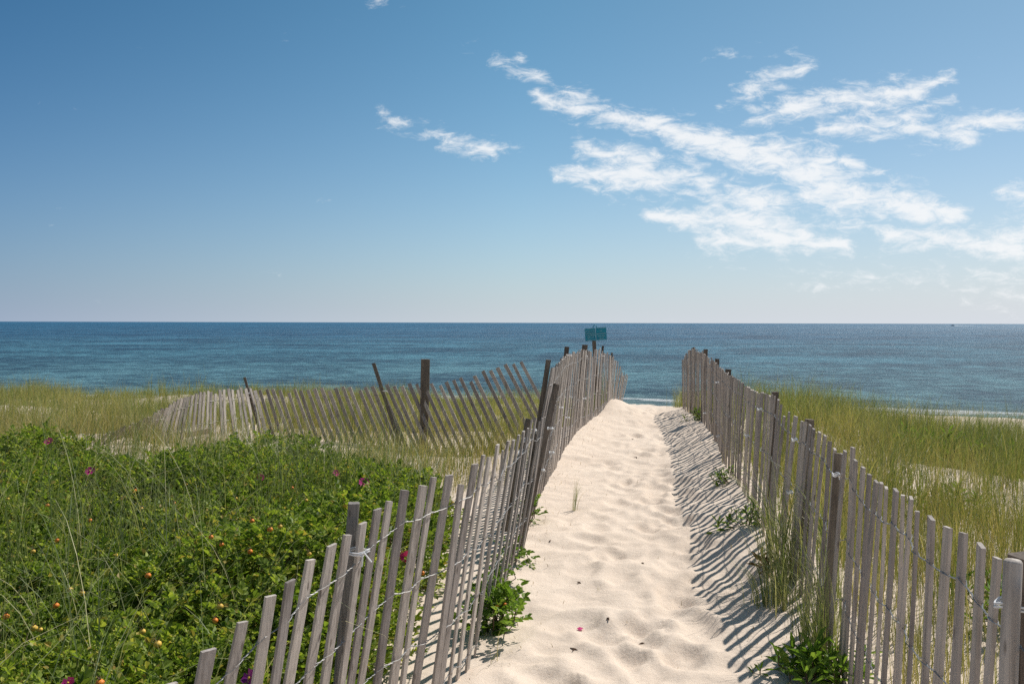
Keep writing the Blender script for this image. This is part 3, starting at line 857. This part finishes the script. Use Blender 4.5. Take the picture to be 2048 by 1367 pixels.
# right dune: thick on the ridge, thin with bare sand in the middle
def keep_r_ridge(x, y):
    dn = .62 + 1.1 * fbm(x * .5, y * .5, 61, 2)
    k = np.clip(dn, .06, 1) * ss(5.0, 8.4, y + 1.6 * vnoise(x * .8, y * .8, 62)) * (x > rx(y) + .10) * (1 - ss(16, 17.5, y))
    bare = np.exp(-(((x - 7.6) / .7) ** 2 + ((y - 11.3) / .6) ** 2))
    return k * np.clip(1 - 1.3 * bare, 0, 1) * (1 - .2 * ss(6, 9, x)) * (.12 + .88 * np.maximum(ss(.12, .55, x - rx(y)), ss(9.0, 10.5, y)))
def keep_r_near(x, y):
    dn = .72 + 1.1 * fbm(x * .8, y * .8, 63, 2)
    k = np.clip(dn, .05, 1) * (x > rx(y) + .16) * (1 - ss(9.5, 10.5, y))
    bare = np.exp(-(((x - 5.0) / .28) ** 2 + ((y - 8.4) / .5) ** 2)) + np.exp(-(((x - 4.0) / .22) ** 2 + ((y - 7.0) / .4) ** 2)) + .6 * np.exp(-(((x - 2.8) / .3) ** 2 + ((y - 4.4) / .5) ** 2))
    return k * np.clip(1 - .7 * bare, 0, 1) * (.2 + .8 * ss(.15, .5, x - rx(y)))
x, y = scatter(14000, 1.8, 12, 5, 17.5, keep_r_ridge)
pa = tufts(x, y, 10, .40, .80, .15, 1.15, .004, .0078, .08, .30, .2, 5)
x, y = scatter(14000, 1.2, 9, 1.8, 10.5, keep_r_near)
pb = tufts(x, y, 7, .22, .62, .05, .95, .0022, .0046, .05, .12, 2.6, 5)
V, Fq = cat([pa])
tag(mesh_np('dune_grass', V, Fq, GRASS_G), 'thick green dune grass along the crest behind the right fence', 'grass', kind='stuff')
V, Fq = cat([pb])
tag(mesh_np('dune_grass', V, Fq, GRASS_M), 'thin straw and green grass on bare sand behind the near right fence', 'grass', kind='stuff')

# left dune beyond the thicket
def keep_l_far(x, y):
    dn = .75 + .8 * fbm(x * .4, y * .3, 65, 2)
    return np.clip(dn, .1, 1) * ss(13.2, 15, y + .6 * vnoise(x * .7, y * .7, 66)) * (x < lx(np.minimum(y, 16.5)) - .15) * (1 - ss(31, 33, y)) * (np.abs(x) < .66 * y + 1)
def keep_l_mid(x, y):
    dn = .55 + 1.2 * fbm(x * .7, y * .7, 67, 2)
    k = np.clip(dn, .03, 1) * ss(7.4, 8.4, y) * (1 - ss(14, 16, y)) * (x < lx(y) - .25) * (np.abs(x) < .66 * y + 1)
    return k * (1 - .1 * np.exp(-(((x + 4.9) / 1.2) ** 2 + ((y - 10.7) / .9) ** 2))) * (1 - .75 * ss(-1.2, -.2, x - lx(y)))
x, y = scatter(13500, -21, 3, 13, 33, keep_l_far)
pa = tufts(x, y, 9, .38, .74, .1, .95, .0065, .012, .08, .28, .2, 4)
V, Fq = cat([pa])
tag(mesh_np('dune_grass', V, Fq, GRASS_G), 'yellow green dune grass covering the far left dune below the sea', 'grass', kind='stuff')
x, y = scatter(11000, -11, 1, 7.2, 16, keep_l_mid)
pb = tufts(x, y, 7, .3, .70, .1, 1.1, .003, .0065, .06, .32, .2, 5)
V, Fq = cat([pb])
tag(mesh_np('dune_grass', V, Fq, GRASS_M), 'loose straw and green grass between the rose thicket and the leaning cross fence', 'grass', kind='stuff')


# ------------------------------------------------------------------ rose thicket
def far_edge(x):
    return np.interp(x, [-9, -6, -4.5, -3, -1.6, -.9, -.45], [9.3, 9.0, 8.7, 8.4, 8.3, 7.6, 6.6]) + .5 * vnoise(x * 1.3, x * 0, 71)
def gap(y):   # bare strip between thicket and fence
    return np.interp(y, [1, 2.6, 3.2, 4.2, 5.5, 8], [.08, .10, .20, .30, .34, .55])
def cover(x, y):
    d1 = lx(y) - gap(y) - x + .18 * vnoise(x * 2, y * 2, 72); d2 = far_edge(x) - y
    return ss(0, .35, d1) * ss(0, .5, d2)
def topz(x, y):
    c = cover(x, y)
    t = .33 + .40 * fbm(x * .9, y * .9, 73, 3) + .14 * np.exp(-(((x + 1.5) / .8) ** 2 + ((y - 7.9) / .6) ** 2)) + .1 * ss(3, 1.6, y)
    return H0(x, y) + np.sqrt(np.clip(c, 0, 1)) * np.clip(t, .12, 1)


def leaf_template(nl, Lr, ll, droop, fold, seed, wide=.34):
    rg = np.random.default_rng(seed)
    V = []; Q = []
    ts = np.linspace(.38, .92, (nl - 1) // 2)
    items = [(1.0, 0.0)] + [(t, s) for t in ts for s in (-1, 1)]
    for t, s in items:
        base = np.array([t * Lr, 0, -droop * t * t * Lr])
        an = s * rad(62) * (1 - .25 * t) + rg.uniform(-.15, .15)
        if s == 0: an = rg.uniform(-.1, .1)
        L_ = ll * (1.0 if s == 0 else .72 + .28 * t) * rg.uniform(.9, 1.1)
        d = np.array([math.cos(an), math.sin(an), 0]); n = np.array([-math.sin(an), math.cos(an), 0]); zz = np.array([0, 0, 1.0])
        tilt = rg.uniform(-.35, .15)
        d = d * math.cos(tilt) + zz * math.sin(tilt)
        w_ = L_ * wide
        k = len(V)
        V += [base, base + d * L_ * .28 + n * w_ * .85 + zz * w_ * fold, base + d * L_ * .68 + n * w_ * .85 + zz * w_ * fold * .8, base + d * L_ - zz * L_ * .16,
              base + d * L_ * .68 - n * w_ * .85 + zz * w_ * fold * .8, base + d * L_ * .28 - n * w_ * .85 + zz * w_ * fold]
        Q += [(k, k + 1, k + 2, k + 3), (k, k + 3, k + 4, k + 5)]
    return np.array(V), np.array(Q)


TPL = [leaf_template(7, .085, .036, .35, .45, s) for s in range(4)]
LAN = [leaf_template(1, .01, .11, .3, .25, 20 + s, .14) for s in range(3)]


def leaves(pos, ax, nrm, scale, tpl):
    """place leaf templates; ax, nrm (n,3)"""
    ax = ax / np.linalg.norm(ax, axis=1)[:, None]
    nrm = nrm - ax * (nrm * ax).sum(1)[:, None]; nrm /= np.linalg.norm(nrm, axis=1)[:, None] + 1e-9
    b = np.cross(nrm, ax)
    pick = R.integers(0, len(tpl), len(pos))
    V = []; Q = []; n = 0
    for k, (tv, tq) in enumerate(tpl):
        m = pick == k
        if not m.any(): continue
        v = pos[m][:, None] + scale[m][:, None, None] * (tv[None, :, 0:1] * ax[m][:, None] + tv[None, :, 1:2] * b[m][:, None] + tv[None, :, 2:3] * nrm[m][:, None])
        c = int(m.sum()); o = (np.arange(c) * len(tv))[:, None, None] + n
        V.append(v.reshape(-1, 3)); Q.append((tq[None] + o).reshape(-1, 4)); n += c * len(tv)
    return np.concatenate(V), np.concatenate(Q)


def shoots(bx, by, bz, nl, lean, Lsh, sc, tpl=TPL, el0=.1, el1=1.15):
    """leafy shoot tips at the given points: leaves in a spiral round each shoot"""
    n = len(bx)
    k = np.tile(np.arange(nl), n); idx = np.repeat(np.arange(n), nl)
    m = len(idx)
    ph = R.uniform(0, 6.28, n)[idx] + k * 2.4 + R.normal(0, .25, m)
    f = k / max(nl - 1, 1)
    el = el0 + (el1 - el0) * f + R.normal(0, .22, m)
    ax = np.stack([np.cos(ph) * np.cos(el), np.sin(ph) * np.cos(el), np.sin(el)], -1)
    la = R.uniform(0, 6.28, n); lm = R.uniform(0, lean, n)
    stem = np.stack([np.cos(la) * np.sin(lm), np.sin(la) * np.sin(lm), np.cos(lm)], -1)
    pos = np.stack([bx, by, bz], -1)[idx] + stem[idx] * (Lsh * (f - 1))[:, None]
    ax = ax + stem[idx] * .35
    nr = np.stack([-np.cos(ph) * np.sin(el), -np.sin(ph) * np.sin(el), np.cos(el)], -1) + R.normal(0, .3, (m, 3))
    s = sc * R.uniform(.75, 1.2, m) * (1 - .35 * f) * (.75 + .75 * R.uniform(0, 1, n) ** 2)[idx]
    return leaves(pos, ax, nr, s, tpl), np.stack([bx, by, bz], -1), stem


troot = empty('rose_thicket', (-1.8, 4.5, Hs(-1.8, 4.5)), 'dense green wild rose thicket dotted with orange hips and pink flowers, left of the path', 'bush')
def keep_t(x, y):
    c = cover(x, y)
    den = np.interp(y, [1, 3, 5, 9], [1, .95, .75, .5])
    return (c > .06) * den * (np.abs(x) < .66 * y + 1.2)
x, y = scatter(26000, -8, .2, 1.15, 9.6, keep_t)
lev = np.where(R.uniform(0, 1, len(x)) < .55, R.uniform(.88, 1.06, len(x)), R.uniform(.35, .9, len(x)))
g0 = H0(x, y); tz = topz(x, y)
bz = g0 + (tz - g0) * lev + .02
(V, Q), tip, stem = shoots(x, y, bz, 7, .7, .13, 1.0)
tag(mesh_np('foliage', V, [Q], LEAF, troot, loc=troot.location), kind='stuff')
mb = MB()
for k in range(0, len(tip), 9):
    t_ = tip[k]; e = t_ - stem[k] * .16
    gz = float(H0(t_[0], t_[1])) - .02
    mb.tube([t_, e, np.array([e[0] * .5 + e[0] * .5, e[1], max(gz, e[2] - .5)])], .003, 3)
tag(mb.build('stem', STEM, troot, loc=troot.location), kind='stuff')


def on_top(px, py, dz=.0):
    """where a photo direction meets the top of the thicket"""
    ys = np.linspace(1.6, 9.6, 900)
    d = fw + rt * (px - CX) / F - up * (py - CY) / F
    pts = EYE[None] + d[None] * (ys / d[1])[:, None]
    g_ = pts[:, 2] - topz(pts[:, 0], pts[:, 1]) - dz
    k = np.argmax(g_ < 0)
    return pts[k] if g_[k] < 0 else None


def uvball(mb, c, rx_, rz_, nu=10, nv=7, ax=None):
    V = []; q = []; t = []
    for i_ in range(1, nv):
        a_ = math.pi * i_ / nv
        for j in range(nu):
            b_ = 2 * math.pi * j / nu
            V.append((c[0] + rx_ * math.sin(a_) * math.cos(b_), c[1] + rx_ * math.sin(a_) * math.sin(b_), c[2] + rz_ * math.cos(a_)))
    V += [(c[0], c[1], c[2] + rz_), (c[0], c[1], c[2] - rz_)]
    for i_ in range(nv - 2):
        for j in range(nu):
            k = (j + 1) % nu
            q.append((i_ * nu + j, (i_ + 1) * nu + j, (i_ + 1) * nu + k, i_ * nu + k))
    e = (nv - 1) * nu
    for j in range(nu):
        k = (j + 1) % nu
        t += [(e, j, k), (e + 1, (nv - 2) * nu + k, (nv - 2) * nu + j)]
    mb.add(V, q, t)


HIPS = [(12, 1232, 0), (68, 1255, 1), (80, 1258, 1), (25, 1112, 0), (66, 1102, 1), (114, 1080, 0), (296, 1150, 0), (248, 993, 0), (243, 998, 0), (283, 1017, 1), (504, 1041, 0), (504, 1034, 1),
        (422, 1073, 0), (443, 1088, 0), (472, 996, 1), (372, 968, 1), (270, 980, 0), (315, 1287, 1), (285, 1262, 1), (112, 1210, 0), (140, 1178, 1), (164, 1185, 1), (348, 1005, 0), (370, 968, 1),
        (388, 957, 0), (310, 958, 0), (440, 1212, 1), (430, 1240, 0), (200, 1365, 0), (584, 975, 0), (612, 1000, 1), (560, 1052, 1), (540, 1058, 0), (618, 1107, 1), (690, 1010, 1), (742, 1192, 1),
        (500, 1102, 0), (15, 997, 1), (95, 1010, 0), (180, 1040, 0), (346, 1060, 1), (230, 1110, 1), (745, 1187, 1), (820, 1060, 1), (845, 1145, 0), (905, 1005, 1)]
for px, py, ylw in HIPS:
    p = on_top(px, py, .075)
    if p is None: continue
    mb = MB(); s_ = rnd.uniform(.8, 1.2)
    uvball(mb, p, .0125 * s_, .0105 * s_)
    hip = mb.build('rose_hip', HIPY if ylw else HIP, troot, loc=troot.location, smooth=True)
    mb = MB()
    for j in range(5):
        a = j * 1.2566 + rnd.random()
        d_ = np.array([math.cos(a), math.sin(a), 0.9])
        b0 = p + np.array([0, 0, .009 * s_]); s2 = np.array([-math.sin(a), math.cos(a), 0]) * .0025
        mb.add([b0 - s2, b0 + s2, b0 + d_ * .016], tris=[(0, 1, 2)])
    mb.build('sepal', STEM, hip, loc=troot.location)

FLW = [(781, 918, 0, 1), (727, 966, 0, 1), (520, 955, 0, .8), (672, 946, 0, .8), (812, 1115, 0, 1.1), (500, 1356, 1, .9), (138, 1366, 0, .6), (180, 942, 0, 1), (98, 883, 0, 1), (655, 878, 0, .8)]
for px, py, vio, s_ in FLW:
    p = on_top(px, py, .08)
    if p is None: continue
    mbp = MB()
    tz_ = np.array([rnd.uniform(-.5, .5), -.75, .7]); tz_ /= np.linalg.norm(tz_)
    tx_ = np.cross(tz_, [0.2, .1, 1]); tx_ /= np.linalg.norm(tx_); ty_ = np.cross(tz_, tx_)
    for j in range(5):
        a = j * 1.2566 + rnd.uniform(-.15, .15)
        d_ = tx_ * math.cos(a) + ty_ * math.sin(a); n_ = -tx_ * math.sin(a) + ty_ * math.cos(a)
        Lp = .036 * s_ * rnd.uniform(.9, 1.1)
        q0 = p + tz_ * (.002 * j / 5)
        mbp.add([q0, q0 + d_ * Lp * .45 + n_ * Lp * .38 + tz_ * Lp * .18, q0 + d_ * Lp * .95 + n_ * Lp * .46 + tz_ * Lp * .34, q0 + d_ * Lp * .88 + tz_ * Lp * .28,
                 q0 + d_ * Lp * .95 - n_ * Lp * .46 + tz_ * Lp * .34, q0 + d_ * Lp * .45 - n_ * Lp * .38 + tz_ * Lp * .18], quads=[(0, 1, 2, 3), (0, 3, 4, 5)])
    fl_ = mbp.build('flower', PETALV if vio else PETAL, troot, loc=troot.location)
    mbp = MB(); uvball(mbp, p + tz_ * .008, .007 * s_, .006 * s_, 8, 5); mbp.build('stamen', STAMEN, fl_, loc=troot.location, smooth=True)

# grass growing through the thicket
x, y = scatter(4600, -7.5, .1, 1.5, 9.4, lambda x, y: (cover(x, y) > .1) * np.interp(y, [1.5, 4, 7, 9], [.22, .35, .8, 1.0]))
pc = tufts(x, y, 5, .55, 1.10, .15, 1.7, .0032, .006, .05, .42, .3, 7, zoff=.05)
V, Fq = cat([pc])
tag(mesh_np('dune_grass', V, Fq, GRASS_D), 'long arching grass blades growing up through the rose thicket', 'grass', kind='stuff')


# ------------------------------------------------------------------ plants by the path
def ground_at(px, py):
    ys = np.linspace(1.5, 20, 4000)
    d = fw + rt * (px - CX) / F - up * (py - CY) / F
    pts = EYE[None] + d[None] * (ys / d[1])[:, None]
    g_ = pts[:, 2] - H(pts[:, 0], pts[:, 1])
    return pts[np.argmax(g_ < 0)]


def clump(name, px, py, nb, L0, L1, b0, b1, w0, w1, spread, wind, waz, mat, label, cat_='grass', n=1, sx=.1, group=None):
    c = ground_at(px, py)
    xs = c[0] + R.normal(0, sx, n) if n > 1 else np.array([c[0]]); ys = c[1] + R.normal(0, sx * 1.6, n) if n > 1 else np.array([c[1]])
    v, q, t = tufts(xs, ys, nb, L0, L1, b0, b1, w0, w1, spread, wind, waz, 6)
    o = mesh_np(name, v, [q, t], mat, loc=(c[0], c[1], c[2]))
    return tag(o, label, cat_, group)


clump('grass_clump', 1575, 1190, 44, .45, 1.0, .1, 1.2, .004, .0068, .06, .38, 2.5, GRASS_D, 'big grey green grass clump spilling over the path from the right fence', n=9, sx=.12)
clump('grass_clump', 1650, 1300, 40, .35, .8, .1, 1.1, .0036, .006, .05, .3, 2.9, GRASS_D, 'lower grass clump behind the broad leaved plant at the right fence', n=5, sx=.08)
clump('grass_tuft', 1150, 1020, 10, .50, .75, .2, .8, .005, .008, .012, .45, .2, GRASS_G, 'single small tuft of grass standing alone on the sand path')
clump('grass_clump', 1378, 803, 22, .25, .75, .1, .9, .004, .008, .07, .25, 2.9, GRASS_B, 'dry brown grass at the beach end of the right fence', n=5, sx=.12)
clump('grass_tuft', 1448, 925, 12, .15, .3, .2, .9, .003, .005, .02, .2, 3, GRASS_M, 'short straw tuft at the foot of the right fence halfway along')
clump('grass_tuft', 1196, 985 + 195, 4, .06, .12, .2, .9, .0015, .003, .01, .3, .5, GRASS_M, 'tiny dry shoot in the middle of the path')
clump('grass_tuft', 985, 1320, 9, .2, .42, .5, 1.5, .0018, .003, .02, .5, -.4, GRASS_M, 'thin trailing dry blades on the sand beside the near left fence')


def leafy(name, px, py, label, nsh, spread, hmax, nl, sc, mat, tpl=TPL, cat_='plant', lean=.5, dxy=(0, 0), group=None, hips=0):
    c = ground_at(px, py)
    xs = c[0] + dxy[0] + R.normal(0, spread, nsh); ys = c[1] + dxy[1] + R.normal(0, spread, nsh)
    hz = R.uniform(.35, 1.0, nsh) * hmax
    zs = H(xs, ys) + hz
    root_ = empty(name, (c[0], c[1], c[2]), label, cat_, group)
    (v, q), tp, st = shoots(xs, ys, zs, nl, lean, hmax * .6, sc, tpl, -.1, 1.1)
    mesh_np('foliage', v, [q], mat, root_, loc=root_.location)
    m_ = MB()
    for k in range(nsh):
        m_.tube([tp[k], tp[k] - st[k] * hmax * .4, np.array([c[0] + (xs[k] - c[0]) * .3, c[1] + (ys[k] - c[1]) * .3, c[2] - .02])], .003, 4)
    m_.build('stem', STEM, root_, loc=root_.location)
    for k in range(hips):
        m_ = MB(); uvball(m_, (xs[k] + .03, ys[k] - .03, zs[k] - .02), .012, .010); m_.build('rose_hip', HIP, root_, loc=root_.location, smooth=True)
    return root_


G1 = 'rose sprigs pushing through the left fence'
leafy('rose_sprig', 985, 1262, 'largest rose sprig at the foot of the left fence, with orange hips', 16, .06, .20, 7, 1.0, SPRIG, cat_='plant', hips=2, group=G1)
leafy('rose_sprig', 983, 1205, 'rose sprig just above the largest one, close against the slats', 6, .035, .14, 6, .8, SPRIG, group=G1)
leafy('rose_sprig', 1000, 1165, 'middle rose sprig on the left fence, small and low with rounded leaves', 5, .035, .12, 6, .85, SPRIG, group=G1)
leafy('rose_sprig', 1032, 1125, 'rose sprig with a drooping leaf where the left fence meets the leaning pole', 5, .04, .14, 6, .9, SPRIG, group=G1)
leafy('rose_sprig', 1055, 1045, 'farthest rose sprig on the left, between the leaning pole and the slats', 7, .05, .18, 6, .9, SPRIG, group=G1)
G2 = 'leafy seedlings along the right fence'
leafy('seedling', 1402, 838, 'farthest green seedling at the foot of the right fence near the beach', 14, .08, .16, 8, .7, SPRIG, LAN, group=G2)
leafy('seedling', 1466, 962, 'small green seedling at the right fence below the straw tuft', 12, .08, .11, 8, .6, SPRIG, LAN, group=G2)
leafy('seedling', 1492, 1050, 'tall bushy green seedling at the right fence just beyond the big grass clump', 18, .09, .15, 8, .62, SPRIG, LAN, group=G2)
leafy('broad_leaved_plant', 1635, 1350, 'low broad leaved green plant in the near right corner of the path', 24, .11, .13, 10, .9, SPRIG, LAN)
leafy('broad_leaved_plant', 1520, 1352, 'tiny green rosette on the sand left of the broad leaved plant', 2, .02, .03, 5, .5, SPRIG, LAN)
leafy('leafy_weed', 2010, 1250, 'green leafy weed behind the near right fence beside the last post', 22, .18, .25, 8, 1.0, SPRIG, LAN, dxy=(.0, .0))
leafy('leafy_weed', 1880, 930, 'yellow green bushy weed among the right dune grass', 40, .28, .36, 9, 1.2, SPRIG, LAN)
leafy('leafy_weed', 1900, 1025, 'low green weed on the sandy patch behind the right fence', 22, .18, .22, 8, .9, SPRIG, LAN)
leafy('dead_plant', 1535, 1135, 'withered tan plant lying at the edge of the fence shadow', 5, .06, .08, 7, .7, GRASS_B, LAN)

# ------------------------------------------------------------------ litter on the sand
G3 = 'dark twig fragments scattered on the path'
for px, py, lab, ln_ in ((1149, 1300, 'thickest dark twig fragment, in a footprint near the left fence', .05), (1273, 915, 'dark twig fragment lying flat far up the path', .07), (1266, 878, 'farthest tiny dark twig on the path', .05),
                         (1158, 1166, 'twig fragment left of the tiny dry shoot', .035), (1285, 1127, 'twig fragment in the middle of the path', .02), (1216, 1238, 'small twig fragment right of the pink petal', .025), (1283, 1288, 'reddish twig fragment near the fence shadow', .03), (1100, 1082, 'twig fragment close to the left fence', .025)):
    p = ground_at(px, py); a = rnd.uniform(0, 3.14)
    mb = MB(); d_ = np.array([math.cos(a), math.sin(a), .12])
    mb.tube([p - d_ * ln_ * .5 + np.array([0, 0, .004]), p + np.array([.003, .002, .007]), p + d_ * ln_ * .5 + np.array([0, 0, .004])], .0045, 5, [.5, 1, .4])
    mb.tube([p + np.array([0, 0, .006]), p + np.array([-d_[1], d_[0], .3]) * ln_ * .35], .0025, 4)
    tag(mb.build('twig', TWIG, loc=p), lab, 'twig', G3)
p = ground_at(1160, 1262)
mb = MB(); mb.add(p + np.array([(0, 0, .006), (.014, .006, .012), (.02, .02, .01), (0, .024, .016), (-.016, .012, .012)]), quads=[(0, 1, 2, 3)], tris=[(0, 3, 4)])
tag(mb.build('petal', PETAL, loc=p), 'fallen pink rose petal on the sand path', 'petal')
# fine litter blown over the path
n_ = 520
lyy = 2.6 + 12 * R.uniform(0, 1, n_) ** 1.4
side = R.uniform(0, 1, n_)
lxx = np.where(side < .45, lx(lyy) + .06 + np.abs(R.normal(0, .16, n_)), np.where(side < .85, rx(lyy) - .03 - np.abs(R.normal(0, .28, n_)), lx(lyy) + (rx(lyy) - lx(lyy)) * R.uniform(.1, .9, n_)))
pos = np.stack([lxx, lyy, H(lxx, lyy) + .004], -1)
v, q, t = blades(pos, R.uniform(0, 6.28, n_), R.uniform(.008, .06, n_) * np.where(side > .85, .5, 1), R.uniform(1.35, 1.75, n_), R.uniform(.002, .0045, n_), 3)
tag(mesh_np('litter', v, [q, t], GRASS_B), 'scattered dry straw bits lying on the sand path', 'litter', kind='stuff')
# a grey board half buried by the cross fence
p = P(392, 864, 10.9)
mb = MB(); mb.bar(P(372, 869, 10.7), P(418, 861, 11.1), (0, 0, 1), .07, .03, 3); tag(mb.build('board', TIMBER, loc=p), 'loose grey board lying in the sand at the cross fence', 'board')

# ------------------------------------------------------------------ motor boat and its wake
BY = 2050.0; bp = P(1905, 651.5, BY); bp[2] = -3.45
broot = empty('motor_boat', bp, 'tiny white motor boat speeding left near the horizon', 'boat')
sta = [(-5.2, .03, 1.75, 1.1), (-3.2, 1.0, 1.55, .15), (0, 1.5, 1.3, -.1), (3, 1.55, 1.2, -.1), (4.6, 1.45, 1.2, -.1)]
V = []
for xx, hw, top_, bot in sta:
    V += [(xx, -hw, top_), (xx, -hw * .75, (top_ + bot) / 2), (xx, 0, bot), (xx, hw * .75, (top_ + bot) / 2), (xx, hw, top_)]
q = []
for a_ in range(4):
    for b_ in range(4):
        q.append((a_ * 5 + b_, a_ * 5 + b_ + 1, a_ * 5 + b_ + 6, a_ * 5 + b_ + 5))
    q.append((a_ * 5 + 4, a_ * 5, a_ * 5 + 5, a_ * 5 + 9))
mb = MB(); mb.add(np.array(V) + bp, q, [(20, 22, 21), (20, 24, 22), (22, 24, 23)]); mb.build('hull', WHITE, broot, loc=bp)
mb = MB(); cb_ = np.array([(-1.6, -1.1, 1.35), (2.2, -1.1, 1.3), (2.2, 1.1, 1.3), (-1.6, 1.1, 1.35), (-.6, -.9, 2.9), (2.0, -.9, 2.9), (2.0, .9, 2.9), (-.6, .9, 2.9)])
mb.add(cb_ + bp, [(0, 1, 5, 4), (1, 2, 6, 5), (2, 3, 7, 6), (3, 0, 4, 7), (4, 5, 6, 7)]); cab = mb.build('cabin', WHITE, broot, loc=bp)
mb = MB(); mb.add(np.array([(-1.2, -1.03, 2.0), (1.9, -1.03, 2.0), (1.8, -.95, 2.6), (-.85, -.95, 2.6)]) + bp + np.array([0, -.05, 0]), [(0, 1, 2, 3)]); mb.build('window', DARKG, cab, loc=bp)
FOAM = mat_plain('white foam', (.8, .82, .84), .9, .1, .05, .5)
mb = MB()
n = 40; xs = np.linspace(3, 50, n); V = []
for k, xx in enumerate(xs):
    hw = 2.0 + xx * .10
    h_ = max(.2, 1.3 * math.exp(-xx / 16)) * (.7 + .6 * rnd.random())
    V += [(xx, -hw, 0), (xx, -hw * .4, h_), (xx, hw * .4, h_), (xx, hw, 0)]
q = [(k * 4 + j, k * 4 + j + 1, k * 4 + j + 5, k * 4 + j + 4) for k in range(n - 1) for j in range(3)]
mb.add(np.array(V) + bp + np.array([0, 0, .02]), q); tag(mb.build('boat_wake', FOAM, loc=bp), 'long white foam wake trailing behind the motor boat', 'wake', kind='stuff')
print('slats', sum(o.name.startswith('slat') for o in bpy.data.objects), 'objs', len(bpy.data.objects))
